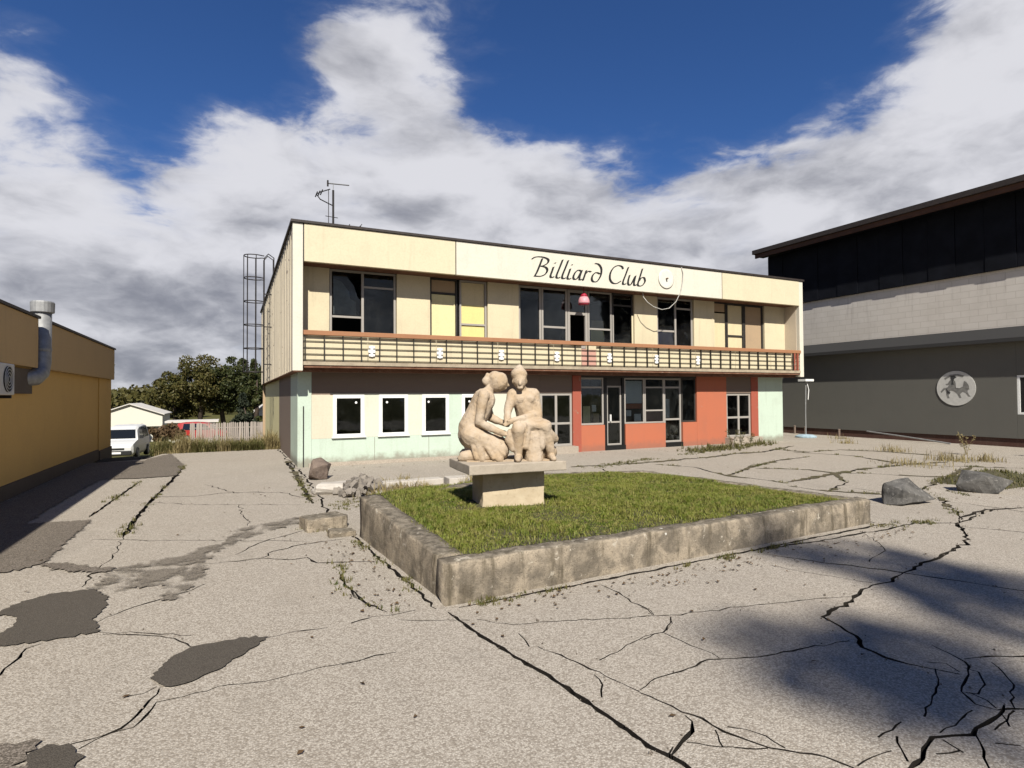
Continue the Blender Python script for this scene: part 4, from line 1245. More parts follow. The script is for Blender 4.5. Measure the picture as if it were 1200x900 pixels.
cc = T.mix(T.math('MULTIPLY', T.ramp(T.noise(pos, 1.2, 6, 0.65), 0.4, 0.75), 0.4), br.outputs[0], (0.55, 0.50, 0.44))
cc = T.mix(T.math('MULTIPLY', T.ramp(T.noise(T.vmath('MULTIPLY', pos, (4, 4, 0.4)), 1.0, 5, 0.6), 0.55, 0.8), 0.35), cc, (0.24, 0.21, 0.19))
finish(T, cc, 0.9, bump(T, br.outputs[1], -0.4, 0.01), 0.2)
hpart('pale_block_band', m_block, (HX + 0.01, 44, -2, 21.85, 4.003, 6.90))
y = -2.0
while y < 21.8:
    hpart('cladding_sheet', M_BLACKCLAD, (HX - 0.10 - 0.02 * (int(y * 3) % 2), 44, y, min(y + 0.985, 21.9), 6.62, 9.35))
    y += 1.0
hpart('roof_fascia', M_FASCIAWOOD, (HX - 0.75, HX - 0.68, -2, 22.2, 9.28, 9.50))
hpart('roof_edge', M_TRIM, (HX - 0.85, 45, -2, 22.3, 9.505, 9.72))
hpart('eaves_soffit', M_BLACKCLAD, (HX - 0.675, HX - 0.12, -2, 22.2, 9.36, 9.42))
aw = MB()
aw.add([(HX - 0.005, -2, 4.45), (HX - 0.005, 19.9, 4.45), (HX - 0.40, 19.9, 4.02), (HX - 0.40, -2, 4.02), (HX - 0.005, -2, 3.90), (HX - 0.005, 19.9, 3.90), (HX - 0.40, 19.9, 3.88), (HX - 0.40, -2, 3.88)],
       [(0, 1, 2, 3), (3, 2, 6, 7), (7, 6, 5, 4), (0, 3, 7, 4), (1, 5, 6, 2)])
aw.build('awning', M_GREYAWN, hall)
w = MB()
w.box(HX + 0.02, HX + 0.1, 10.25, 10.33, 1.21, 2.65).box(HX + 0.02, HX + 0.1, 11.05, 11.13, 1.21, 2.65).box(HX + 0.022, HX + 0.1, 10.33, 11.05, 1.21, 1.29).box(HX + 0.022, HX + 0.1, 10.33, 11.05, 2.57, 2.65)
w = w.build('window', M_FRAMEW, hall)
MB().box(HX + 0.05, HX + 0.056, 10.33, 11.05, 1.29, 2.57).build('pane', M_BLACKDOOR, w)
# round emblem: pale disc, rearing horse in greys
EY, EZ = 13.12, 2.2
em = MB().lathe([(0.69, 0.0), (0.69, -0.02)], (HX - 0.004, EY, EZ), 48, 'x').build('emblem', M_EMBLEM, hall)


def epiece(name, mat, pts, dep):
    v, f, of = cdt([pts])
    tris = [t for t, o_ in zip(f, of) if o_]
    MB().add([(HX - 0.026 - dep, EY - q.x * 0.66, EZ + q.y * 0.66) for q in v], tris).build(name, mat, em)


ring_o = [(math.cos(a * math.pi / 32) * 1.0, math.sin(a * math.pi / 32) * 1.0) for a in range(64)]
body = [(-.42, .30), (-.30, .50), (-.12, .56), (-.02, .40), (.02, .18), (.25, .10), (.50, .08), (.66, -.02), (.62, -.22), (.70, -.40), (.78, -.52), (.64, -.50), (.52, -.30), (.36, -.22), (.22, -.36), (.30, -.58), (.18, -.60), (.08, -.36), (-.08, -.20), (-.28, -.14), (-.42, -.34), (-.34, -.60), (-.46, -.62), (-.54, -.34), (-.46, -.08), (-.62, -.10), (-.78, -.28), (-.84, -.20), (-.66, .02), (-.44, .06), (-.36, .20), (-.50, .18), (-.56, .26)]
epiece('horse_outline', M_EMBLEMG, body, 0.0)
epiece('mane', M_EMBLEMD, [(-.28, .74), (-.06, .78), (.06, .66), (-.06, .58), (-.14, .40), (-.10, .22), (-.24, .22), (-.20, .42), (-.26, .58)], 0.004)
epiece('tail', M_EMBLEMG, [(.46, .44), (.58, .36), (.70, .14), (.72, -.10), (.60, -.02), (.44, .02), (.30, -.12), (.06, -.12), (.24, -.20), (.50, -.18), (.40, .12)], 0.004)
epiece('pale_back_mark', M_EMBLEM, [(.0, .26), (.14, .40), (.34, .34), (.38, .10), (.2, .0), (.02, .02)], 0.008)  # pale piece of the emblem's own design
epiece('upper_arc', M_EMBLEMG, [(-.62, .62), (-.3, .82), (.1, .86), (.46, .76), (.40, .66), (.08, .76), (-.28, .70), (-.54, .54)], 0.004)
epiece('dark_leg_mark', M_EMBLEMD, [(-.50, .0), (-.42, -.16), (-.28, -.26), (-.34, -.36), (-.46, -.26), (-.52, -.10)], 0.008)  # dark piece of the emblem's own design

# stand with a white board and a pale blue foot, between the buildings
st = empty('pole_stand', (24.0, 18.35, 0), 'thin pole with a white board on top and a pale blue foot', 'stand')
MB().tube([(24, 18.35, 0.05), (24.0, 18.35, 1.2), (24.05, 18.35, 2.62)], 0.025, 8).build('pole', M_GALV, st)
MB().box(23.78, 24.34, 18.15, 18.55, 2.60, 2.70).build('board', M_FRAMEW, st)
MB().lathe([(0.45, 0.0), (0.46, 0.06), (0.30, 0.13), (0.04, 0.15)], (24, 18.35, 0), 18).build('foot', plain('pale_blue_plastic', (0.42, 0.55, 0.62), 0.5), st, smooth=False)
MB().tube([(24.06, 18.30, 2.55), (24.15, 18.28, 2.2), (24.12, 18.3, 1.75)], 0.02, 6).build('tape', M_PAPER, st)
tag(MB().tube([(25.75, 16.6, 0.32), (25.5, 14.9, 0.2), (25.1, 12.9, 0.05)], 0.03, 8).build('leaning_pipe', M_GALV), 'thin pale pipe lying against the hall plinth', 'pipe')
for (py_, hh) in ((20.4, 0.36), (19.8, 0.34), (18.0, 0.30)):
    m = MB().tube([(25.85, py_, -0.01), (25.85, py_, hh)], 0.05, 8).lathe([(0.06, hh), (0.062, hh + 0.03), (0.03, hh + 0.05)], (25.85, py_, 0), 10)
    tag(m.build('short_post', M_TAUPE), {20.4: 'tallest stubby brown post, next to the pole stand by the hall', 19.8: 'middle stubby brown post of three along the hall plinth', 18.0: 'shortest stubby brown post beside the pale leaning pipe'}[py_], 'post', 'stubby posts along the hall')

# ================================================================== PLANTER
PA, PB, PC, PD, PE = (1.85, 5.30, 0.40), (1.66, 8.50, 0.58), (8.92, 5.72, 0.37), (8.15, 10.2, 0.36), (5.3, 11.0, 0.36)
planter = empty('lawn_planter', (5.0, 8.0, 0), 'low lichen-stained concrete planter wall around the raised lawn', 'planter')


def rough_bar(a, b, width, z0, inward, seed, n=40, name='kerb_wall', amp=0.020, mat=M_KERBWALL):
    """a cast concrete wall from a to b (z = top), worn and uneven"""
    a, b = Vector(a), Vector(b)
    t = (b - a)
    L = Vector((t.x, t.y)).length
    n = max(6, int(L * 9))
    inn = Vector((inward[0], inward[1], 0)).normalized()
    prof = [(0, 0.0), (0, .25), (0, .5), (0, .75), (0.004, .93), (0.03, 1.0), (0.35, 1.0), (0.7, 1.0), (0.97, 0.98), (1.0, 0.75), (1.0, 0.3)]
    vs, fs = [], []
    for i in range(n + 1):
        p = a.lerp(b, i / n)
        for (u, h) in prof:
            q = Vector((p.x, p.y, 0)) + inn * (u * width)
            q.z = z0 + (p.z - z0) * h
            nz = noise.noise_vector((q.x * 2.3 + seed, q.y * 2.3, q.z * 3.0)) * amp + noise.noise_vector((q.x * 11 + seed, q.y * 11, q.z * 11)) * (amp * 0.45)
            q += nz * (0.3 if h == 0 else 1.0)
            if h > 0.9 and u < 0.1:
                q += inn * abs(noise.noise((q.x * 6, q.y * 6, seed))) * 0.03
                q.z -= abs(noise.noise((q.x * 5, q.y * 5, seed + 9))) * 0.025
            vs.append(q)
    m = len(prof)
    for i in range(n):
        for k in range(m - 1):
            fs.append((i * m + k, i * m + k + 1, (i + 1) * m + k + 1, (i + 1) * m + k))
    fs.append(tuple(range(m)))
    fs.append(tuple(n * m + k for k in range(m))[::-1])
    return MB().add(vs, fs).build(name, mat, planter, smooth=True)


rough_bar((PA[0] - 0.01, PA[1], PA[2]), PC, 0.26, -0.04, (0, 1), 1.0)
rough_bar((PA[0], PA[1] + 0.27, PA[2] + 0.004), PB, 0.30, -0.04, (1, 0.06), 5.0)
rough_bar((PC[0] - 0.005, PC[1] + 0.02, PC[2] - 0.004), PD, 0.22, -0.04, (-1, -0.1), 9.0)
rough_bar(PD, PE, 0.22, -0.04, (-0.3, -1), 13.0)
rough_bar(PE, (PB[0] + 0.05, PB[1] + 0.02, 0.5), 0.26, -0.04, (0.3, -1), 17.0)
# soil under the lawn
LAWN = [(2.10, 5.58), (8.66, 5.98), (7.98, 10.02), (5.25, 10.78), (1.98, 8.32)]


def lawn_z(x, y):
    return 0.40 + 0.05 * math.sin(min(1, max(0, (y - 5.5) / 4.5)) * math.pi) * math.sin(min(1, max(0, (x - 1.9) / 6.8)) * math.pi) + max(0, 0.13 * (1 - (x - 1.9) / 2.0)) * max(0, min(1, (y - 5.6) / 2.8)) - 0.045 * max(0, min(1, (x - 4) / 4.5)) + 0.015 * noise.noise((x * 1.3, y * 1.3, 0))


def inside(poly, x, y):
    r = False
    for (x0, y0), (x1, y1) in zip(poly, poly[1:] + poly[:1]):
        if (y0 > y) != (y1 > y) and x < (x1 - x0) * (y - y0) / (y1 - y0) + x0:
            r = not r
    return r


gp = MB()
NX, NY = 36, 30
gv = []
corner = [Vector(q) for q in ((2.02, 5.50), (8.74, 5.90), (8.06, 10.08), (1.90, 9.0))]
for j in range(NY + 1):
    for i in range(NX + 1):
        u, w_ = i / NX, j / NY
        q = corner[0].lerp(corner[1], u).lerp(corner[3].lerp(corner[2], u), w_)
        bul = 0.95 * math.sin(u * math.pi) * w_ * w_
        gv.append((q.x, q.y + bul, lawn_z(q.x, q.y + bul) - 0.03))
gp.add(gv, [(j * (NX + 1) + i, j * (NX + 1) + i + 1, (j + 1) * (NX + 1) + i + 1, (j + 1) * (NX + 1) + i) for j in range(NY) for i in range(NX)])
gp.build('lawn_soil', M_EARTH, planter, smooth=True)


def blades(spots, hmin, hmax, wid, lean, seed, curl=0.5, clump=1.1):
    """grass blades: bent, tapered strips (3 triangles each) rooted at the given (x, y, z) spots"""
    r = np.random.default_rng(seed)
    S = np.asarray(spots, dtype=float)
    n = len(S)
    h = r.uniform(hmin, hmax, n)
    # clumps: taller and shorter growth side by side
    h *= np.array([0.78 + 0.75 * noise.noise((q[0] * clump, q[1] * clump, 6.0)) + 0.45 * noise.noise((q[0] * clump * 3.1, q[1] * clump * 3.1, 2.0)) for q in S]).clip(0.3, 1.6)
    a = r.uniform(0, 2 * np.pi, n)
    ln = np.abs(r.normal(0, lean, n))
    wv = np.stack([np.cos(a + np.pi / 2), np.sin(a + np.pi / 2), np.zeros(n)], 1) * (wid * r.uniform(0.6, 1.3, n))[:, None]
    dv = np.stack([np.cos(a), np.sin(a), np.zeros(n)], 1)
    mid = S + dv * (h * ln * 0.35)[:, None] + np.array([0, 0, 1]) * (h * 0.55)[:, None]
    tip = S + dv * (h * ln * (0.8 + curl))[:, None] + np.array([0, 0, 1]) * (h * (1 - 0.25 * np.minimum(ln, 1)))[:, None]
    V = np.stack([S - wv, S + wv, mid - wv * 0.8, mid + wv * 0.8, tip], 1).reshape(-1, 3)
    o = (np.arange(n) * 5)[:, None]
    F = np.concatenate([o + np.array([[0, 1, 3]]), o + np.array([[0, 3, 2]]), o + np.array([[2, 3, 4]])], 1).reshape(-1, 3)
    return V, F


pts = []
LAWN2 = [(gv[i][0], gv[i][1]) for i in range(NX + 1)] + [(gv[j * (NX + 1) + NX][0], gv[j * (NX + 1) + NX][1]) for j in range(1, NY + 1)] + [(gv[NY * (NX + 1) + i][0], gv[NY * (NX + 1) + i][1]) for i in range(NX - 1, -1, -1)] + [(gv[j * (NX + 1)][0], gv[j * (NX + 1)][1]) for j in range(NY - 1, 0, -1)]
r_ = random.Random(3)
while len(pts) < 120000:
    x, y = r_.uniform(1.8, 8.8), r_.uniform(5.4, 11.2)
    if not inside(LAWN2, x, y):
        continue
    near_plinth = 3.12 < x < 4.2 and 7.52 < y < 8.2
    if near_plinth:
        continue
    dens = 0.55 + 0.9 * noise.noise((x * 1.1, y * 1.1, 4.0)) + 0.5 * noise.noise((x * 4, y * 4, 1.0))
    edge = min(abs(y - 5.6 - 0.06 * (x - 2)) / 0.35, abs(x - 2.0) / 0.35, 1.0)
    if r_.random() > max(0.25, dens + 0.35) * (0.25 + 0.75 * edge):
        continue
    pts.append((x, y, lawn_z(x, y) - 0.035))
V, F = blades(pts, 0.03, 0.085, 0.0045, 0.75, 5)
lawn = obj('lawn_grass', raw_mesh('lawn_grass', V, F, M_GRASS))
tag(lawn, 'short green lawn grass filling the concrete planter', 'grass', kind='stuff')

# ================================================================== SCULPTURE
stat = empty('stone_sculpture', (3.68, 7.80, 0.40), 'sandstone sculpture of a kneeling and a seated figure on a slab and block', 'sculpture')


def obox(name, mat, cx, cy, hw, hd, z0, z1, rot, seed, amp=0.012, cuts=6):
    """worn stone block"""
    bm = bmesh.new()
    bmesh.ops.create_cube(bm, size=1.0)
    bmesh.ops.subdivide_edges(bm, edges=bm.edges[:], cuts=cuts, use_grid_fill=True)
    M_ = Matrix.Translation((cx, cy, (z0 + z1) / 2)) @ Matrix.Rotation(rot, 4, 'Z') @ Matrix.Diagonal((hw * 2, hd * 2, z1 - z0, 1))
    bmesh.ops.transform(bm, matrix=M_, verts=bm.verts)
    for v in bm.verts:
        v.co += noise.noise_vector(v.co * 5 + Vector((seed, 0, 0))) * amp
    me = bpy.data.meshes.new(name)
    bm.to_mesh(me)
    bm.free()
    me.materials.append(mat)
    o = obj(name, me, stat)
    b = o.modifiers.new('bevel', 'BEVEL')
    b.width = 0.012
    b.segments = 2
    b.limit_method = 'ANGLE'
    b.angle_limit = R(50)
    return o


obox('plinth_block', M_STONEPALE, 3.72, 7.86, 0.47, 0.30, 0.36, 0.925, R(-8), 1)
obox('slab', M_SLABSTONE, 3.67, 7.80, 0.73, 0.53, 0.93, 1.065, R(-5), 2, 0.006)


def caps(bm, p0, p1, r0, r1, sy=1.0, n=14):
    """tapered limb with round ends"""
    p0, p1 = Vector(p0), Vector(p1)
    ax = (p1 - p0)
    L = max(ax.length, 1e-4)
    q = ax.to_track_quat('Z', 'Y').to_matrix().to_4x4()
    rings = []
    for k in range(5):
        a = -math.pi / 2 + k * math.pi / 8
        rings.append((r0 * math.cos(a), r0 * math.sin(a)))
    for k in range(1, 4):
        t = k / 4
        rings.append((r0 + (r1 - r0) * t, L * t))
    for k in range(5):
        a = k * math.pi / 8
        rings.append((r1 * math.cos(a), L + r1 * math.sin(a)))
    vs = []
    for (rr, h) in rings:
        rr = max(rr, 0.002)
        vs.append([bm.verts.new(Matrix.Translation(p0) @ q @ Vector((rr * math.cos(2 * math.pi * i / n), rr * math.sin(2 * math.pi * i / n) * sy, h))) for i in range(n)])
    for a, b in zip(vs, vs[1:]):
        for i in range(n):
            bm.faces.new((a[i], a[(i + 1) % n], b[(i + 1) % n], b[i]))
    bm.faces.new(vs[0][::-1])
    bm.faces.new(vs[-1])


def ell(bm, c, rad, rot=(0, 0, 0)):
    M_ = Matrix.Translation(c) @ Euler([R(a) for a in rot]).to_matrix().to_4x4() @ Matrix.Diagonal((*rad, 1))
    bmesh.ops.create_uvsphere(bm, u_segments=20, v_segments=12, radius=1.0, matrix=M_)


def figure(name, prims, shift=0.0, voxel=0.011, amp=0.009, smooth_it=2, fat=1.10):
    bm = bmesh.new()
    for p in prims:
        if p[0] == 'c':
            caps(bm, p[1], p[2], p[3] * fat + 0.004, p[4] * fat + 0.003)
        else:
            ell(bm, p[1], tuple(q * (fat * 0.5 + 0.5) for q in p[2]), *p[3:])
    bmesh.ops.recalc_face_normals(bm, faces=bm.faces)
    me = bpy.data.meshes.new(name + '_src')
    bm.to_mesh(me)
    bm.free()
    o = bpy.data.objects.new(name + '_src', me)
    COL.objects.link(o)
    rm = o.modifiers.new('r', 'REMESH')
    rm.mode = 'VOXEL'
    rm.voxel_size = voxel
    sm = o.modifiers.new('s', 'SMOOTH')
    sm.factor = 0.5
    sm.iterations = smooth_it
    dg = bpy.context.evaluated_depsgraph_get()
    res = bpy.data.meshes.new_from_object(o.evaluated_get(dg))
    bpy.data.objects.remove(o)
    rz = Matrix.Translation((3.66, 7.76, 1.062)) @ Matrix.Rotation(R(-20), 4, 'Z') @ Matrix.Translation((shift, 0, 0)) @ Matrix.Scale(1.03, 4)
    for v in res.vertices:
        v.co += noise.noise_vector(v.co * 9) * amp + noise.noise_vector(v.co * 26) * amp * 0.4
        v.co = rz @ v.co
    res.name = name
    res.materials.clear()
    res.materials.append(M_STONE)
    for p in res.polygons:
        p.use_smooth = True
    return obj(name, res, stat)


kneel = [
    # folded legs and hips under a skirt
    ('c', (-.60, -.10, .07), (-.14, -.12, .09), .070, .095), ('c', (-.58, .12, .08), (-.12, .12, .10), .075, .095),
    ('e', (-.625, -.10, .05), (.075, .055, .05)), ('e', (-.60, .12, .05), (.075, .055, .05)),
    ('c', (-.50, -.10, .36), (-.10, -.12, .17), .150, .115), ('c', (-.50, .10, .36), (-.10, .12, .17), .150, .115),
    ('e', (-.51, .0, .37), (.175, .21, .19)), ('e', (-.28, .0, .18), (.31, .20, .20)), ('e', (-.13, -.02, .15), (.16, .20, .16)), ('c', (-.40, -.20, .40), (-.20, -.23, .06), .028, .035), ('c', (-.30, -.21, .36), (-.06, -.22, .10), .026, .03), ('c', (-.50, -.19, .30), (-.44, -.21, .06), .03, .035), ('e', (-.08, 0, .12), (.11, .19, .12)),
    ('c', (-.30, -.17, .34), (-.12, -.20, .04), .05, .06), ('c', (-.44, -.19, .34), (-.36, -.20, .05), .05, .05),
    # waist, back, chest
    ('c', (-.50, 0, .46), (-.42, 0, .66), .170, .150), ('c', (-.42, 0, .64), (-.32, 0, .86), .150, .150),
    ('c', (-.42, -.05, .72), (-.34, -.10, .90), .10, .09), ('c', (-.42, .05, .72), (-.34, .10, .90), .10, .09),
    ('e', (-.25, -.06, .80), (.065, .065, .075)), ('e', (-.25, .07, .80), (.065, .065, .075)),
    ('c', (-.33, -.16, .92), (-.32, .16, .92), .075, .075),
    # near arm and hand
    ('c', (-.34, -.19, .91), (-.40, -.21, .56), .066, .054), ('c', (-.40, -.21, .55), (-.14, -.21, .42), .052, .040),
    ('c', (-.14, -.21, .42), (-.04, -.20, .385), .040, .034), ('c', (-.05, -.215, .39), (.03, -.22, .345), .020, .013),
    ('c', (-.05, -.195, .385), (.045, -.19, .345), .020, .013), ('c', (-.05, -.175, .385), (.04, -.165, .345), .020, .013), ('c', (-.08, -.20, .41), (-.02, -.24, .37), .018, .013),
    # far arm
    ('c', (-.30, .17, .91), (-.22, .15, .60), .064, .052), ('c', (-.22, .15, .60), (-.03, .02, .52), .050, .038), ('e', (.0, .0, .51), (.05, .04, .04)),
    # neck, head bowed to the right, hair drawn into a bun
    ('c', (-.29, 0, .96), (-.19, -.01, 1.06), .062, .058), ('e', (-.11, -.02, 1.115), (.125, .112, .140), (0, 28, 0)),
    ('e', (-.15, 0, 1.165), (.115, .112, .105), (0, 20, 0)), ('e', (-.285, -.02, 1.13), (.060, .055, .065)), ('e', (-.22, -.01, 1.15), (.07, .07, .06)),
    ('c', (-.30, -.03, 1.16), (-.27, -.03, 1.225), .025, .018),
    ('c', (-.008, -.02, 1.10), (.022, -.02, 1.065), .018, .020), ('e', (-.03, -.02, 1.03), (.035, .035, .030)), ('e', (-.12, -.12, 1.10), (.022, .014, .032)),
]
seated = [
    # boulder seat and hanging cloth
    ('e', (.36, .12, .22), (.27, .22, .27)), ('e', (.36, -.17, .18), (.115, .10, .20)), ('c', (.36, -.17, .02), (.36, -.16, .40), .12, .10),
    ('e', (.56, .05, .10), (.16, .15, .12)),
    # pelvis, belly, chest, shoulders
    ('e', (.32, .05, .52), (.19, .15, .12)), ('c', (.31, .05, .55), (.25, .02, .80), .138, .140),
    ('c', (.18, .02, .86), (.32, .02, .87), .125, .125), ('c', (.095, .02, .945), (.385, .02, .95), .070, .070),
    ('e', (.19, -.08, .86), (.075, .055, .06)), ('e', (.31, -.08, .87), (.075, .055, .06)),
    # arm on the left, hanging to the hands
    ('c', (.075, .01, .94), (.0, -.06, .70), .066, .052), ('c', (.0, -.06, .70), (-.02, -.20, .57), .050, .038), ('e', (-.02, -.23, .545), (.040, .05, .032)),
    # arm on the right folded across the lap
    ('c', (.395, .01, .94), (.435, -.06, .64), .068, .056), ('c', (.435, -.06, .64), (.20, -.21, .60), .054, .044), ('c', (.20, -.21, .60), (.03, -.25, .565), .043, .034),
    ('e', (.0, -.26, .545), (.055, .035, .032)), ('c', (-.02, -.27, .55), (-.075, -.27, .52), .018, .013), ('c', (-.02, -.25, .54), (-.07, -.25, .505), .018, .013), ('c', (-.01, -.28, .54), (-.06, -.285, .50), .017, .012), ('c', (.02, -.27, .56), (-.02, -.30, .57), .017, .012),
    # thighs, shins, feet
    ('c', (.40, .02, .50), (.50, -.20, .48), .115, .095), ('c', (.50, -.20, .48), (.60, -.16, .12), .088, .055), ('c', (.60, -.15, .06), (.62, -.29, .035), .050, .035),
    ('c', (.24, .02, .50), (.13, -.26, .45), .115, .088), ('c', (.13, -.26, .45), (.13, -.22, .12), .080, .052), ('c', (.13, -.22, .06), (.11, -.36, .035), .050, .035),
    ('e', (.30, -.12, .52), (.22, .15, .085)), ('c', (.20, -.22, .50), (.47, -.24, .49), .06, .06),
    ('c', (.52, -.24, .44), (.66, -.10, .30), .05, .06), ('c', (.27, -.25, .45), (.24, -.24, .20), .035, .04), ('c', (.45, -.24, .45), (.46, -.24, .20), .035, .04),
    # neck, bowed head, cap with a brow band
    ('c', (.225, .01, .97), (.19, -.03, 1.06), .062, .056), ('e', (.175, -.06, 1.135), (.092, .105, .125), (-18, 0, 0)),
    ('e', (.172, -.02, 1.215), (.112, .118, .105)), ('e', (.170, -.02, 1.285), (.065, .065, .075)),
    ('c', (.17, -.165, 1.13), (.168, -.19, 1.085), .016, .022), ('e', (.170, -.155, 1.03), (.045, .035, .032)), ('e', (.17, -.165, 1.055), (.032, .02, .012)),
    ('e', (.272, -.05, 1.12), (.014, .022, .034)), ('e', (.078, -.05, 1.12), (.014, .022, .034)),
    # the jug held between them
    ('c', (.02, -.22, .40), (.0, -.22, .30), .045, .050), ('c', (.0, -.22, .30), (.06, -.21, .18), .050, .045), ('c', (.06, -.21, .18), (.13, -.20, .20), .045, .035),
]
figure('kneeling_figure', kneel, -0.005)
figure('seated_figure', seated, 0.01)
# the carved ground both figures share
obox('carved_base', M_STONE, 3.69, 7.78, 0.62, 0.27, 1.060, 1.082, R(-20), 7, 0.006)


# ================================================================== BOULDERS
def boulder(name, mat, loc, size, seed, label, cat='rock', group=None, npts=15, rotz=0.0, boxy=0.0):
    """broken stone: hull of a few scattered points, its facets slightly roughened"""
    r = random.Random(seed)
    bm = bmesh.new()
    for i in range(npts):
        v = Vector((r.gauss(0, 1), r.gauss(0, 1), r.gauss(0, 1))).normalized() * r.uniform(0.82, 1.0)
        if boxy:
            v = v.lerp(Vector((math.copysign(0.75, v.x), math.copysign(0.75, v.y), math.copysign(0.75, v.z))), boxy)
        v.z = max(v.z, -0.45)
        bm.verts.new(v)
    res = bmesh.ops.convex_hull(bm, input=bm.verts)
    bmesh.ops.delete(bm, geom=[e for e in res['geom_interior'] if isinstance(e, bmesh.types.BMVert)], context='VERTS')
    bmesh.ops.triangulate(bm, faces=bm.faces)
    bmesh.ops.bevel(bm, geom=bm.edges[:], offset=0.025, segments=1, affect='EDGES')
    bmesh.ops.triangulate(bm, faces=bm.faces)
    bmesh.ops.subdivide_edges(bm, edges=[e for e in bm.edges if e.calc_length() > 0.12], cuts=3, use_grid_fill=True)
    for v in bm.verts:
        v.co += noise.noise_vector(v.co * 2.2 + Vector((seed, 0, 0))) * 0.06 + noise.noise_vector(v.co * 7 + Vector((0, seed, 0))) * 0.025
    M_ = Matrix.Rotation(rotz, 4, 'Z') @ Matrix.Diagonal((*size, 1))
    bmesh.ops.transform(bm, matrix=M_, verts=bm.verts)
    bmesh.ops.recalc_face_normals(bm, faces=bm.faces)
    zmin = min(v.co.z for v in bm.verts)
    for v in bm.verts:
        v.co += Vector((loc[0], loc[1], loc[2] - zmin - 0.015))
    me = bpy.data.meshes.new(name)
    bm.to_mesh(me)
    bm.free()
    me.materials.append(mat)
    o = obj(name, me)
    return tag(o, label, cat, group)


boulder('boulder', M_GRANITE, (11.15, 6.42, 0), (0.60, 0.44, 0.38), 11, 'grey granite boulder on the open paving beyond the planter corner', npts=11, rotz=R(-20))
boulder('boulder', M_GRANITE, (13.75, 6.50, 0), (0.55, 0.42, 0.42), 23, 'dark granite boulder sitting against the weedy earth mound', npts=10, rotz=R(-35))
boulder('boulder', M_BROWNROCK, (1.93, 14.95, 0), (0.42, 0.36, 0.40), 31, 'brown rounded boulder against the mint corner of the club building')
boulder('concrete_lump', M_WHITEROCK, (2.02, 12.75, 0), (0.62, 0.50, 0.20), 47, 'flat whitish concrete lump beside the rubble heap', 'rubble', boxy=0.4)
boulder('kerb_remnant', M_KERBWALL, (1.28, 9.35, -0.05), (0.40, 0.30, 0.21), 52, 'mossy broken concrete block against the planter corner', 'rubble', rotz=R(12), boxy=0.8, npts=22)
boulder('kerb_remnant', M_KERBWALL, (1.45, 8.72, -0.04), (0.26, 0.18, 0.13), 58, 'small low mossy lump at the foot of the planter', 'rubble', boxy=0.5)
rub = MB()
r_ = random.Random(5)
for i in range(130):
    a, q = r_.uniform(0, 6.28), r_.random() ** 0.6
    cx, cy = 2.45 + math.cos(a) * q * 0.55, 12.2 + math.sin(a) * q * 0.55
    s = r_.uniform(0.03, 0.085)
    hz = max(0.0, 0.30 * (1 - q) + r_.uniform(-0.03, 0.03))
    e = Euler((r_.uniform(0, 3), r_.uniform(0, 3), r_.uniform(0, 3))).to_matrix().to_4x4()
    rub.box(-s, s, -s * r_.uniform(.5, 1), s * .8, -s * .6, s * .6, Matrix.Translation((cx, cy, hz + s * 0.5)) @ e)
tag(rub.build('rubble_heap', M_RUBBLE), 'heap of small grey rubble beside the whitish concrete lump', 'rubble', kind='stuff')
# broken kerb stones between the lawn and the building
for (x0, x1, y0, y1, hh, rz) in ((2.9, 4.35, 12.6, 12.95, 0.14, 0.02), (4.42, 5.6, 12.35, 12.8, 0.16, -0.05), (2.6, 3.9, 11.55, 11.85, 0.10, -0.1)):
    m = MB().box(-(x1 - x0) / 2, (x1 - x0) / 2, -(y1 - y0) / 2, (y1 - y0) / 2, 0.0, hh, Matrix.Translation(((x0 + x1) / 2, (y0 + y1) / 2, 0.0)) @ Matrix.Rotation(rz, 4, 'Z'))
    tag(m.build('kerb_stone', M_WHITEROCK, bevel=0.015), {2.9: 'pale loose kerb stone next to the rubble heap', 4.42: 'pale loose kerb stone hidden partly by the sculpture slab', 2.6: 'low pale kerb stone touching the back of the planter'}[x0], 'kerb stone', 'kerb stones behind the planter')

# ================================================================== WEEDS
def tuft_spots(cx, cy, n, rad, r, z=0.0):
    return [(cx + r.gauss(0, rad), cy + r.gauss(0, rad), z) for _ in range(n)]


r_ = random.Random(21)
spots_lo, spots_hi, spots_dry = [], [], []


def along(pts, per_m, rad, dest, gap=0.3, z=-0.01):
    for (a, b) in zip(pts, pts[1:]):
        a, b = Vector(a), Vector(b)
        L = (b - a).length
        for i in range(int(L * per_m)):
            p = a.lerp(b, r_.random())
            if noise.noise((p.x * 1.7, p.y * 1.7, 3.3)) < gap - 0.3:
                continue
            q = p + Vector((r_.gauss(0, rad), r_.gauss(0, rad)))
            dest += tuft_spots(q.x, q.y, 9, 0.022, r_, z)


along([(1.75, 5.2), (5.0, 5.28), (8.9, 5.55)], 18, 0.03, spots_lo, 0.42)
along([(1.78, 5.25), (1.55, 8.3)], 24, 0.04, spots_lo, 0.30)
along([(5.3, 5.32), (6.1, 5.36)], 60, 0.05, spots_lo, 0.1)
along([(2.05, 5.22), (2.35, 5.24)], 80, 0.05, spots_lo, 0.0)
along([(8.8, 5.55), (10.2, 5.3), (11.0, 5.3)], 45, 0.10, spots_lo, 0.2)
along([(9.1, 13.6), (10.8, 14.2), (13.0, 15.0), (15.5, 15.6), (17.5, 15.9), (19.6, 17.3)], 40, 0.14, spots_lo, 0.25)
along([(14.5, 15.6), (16.8, 16.2), (19.5, 16.9)], 60, 0.30, spots_hi, 0.25)
for ci in range(len(CRACKS)):
    wcm, cp = CRACKS[ci]
    if wcm >= 2.0 and cp[0][1] > 5.6:
        along(cp, 16, 0.06, spots_lo, 0.30)
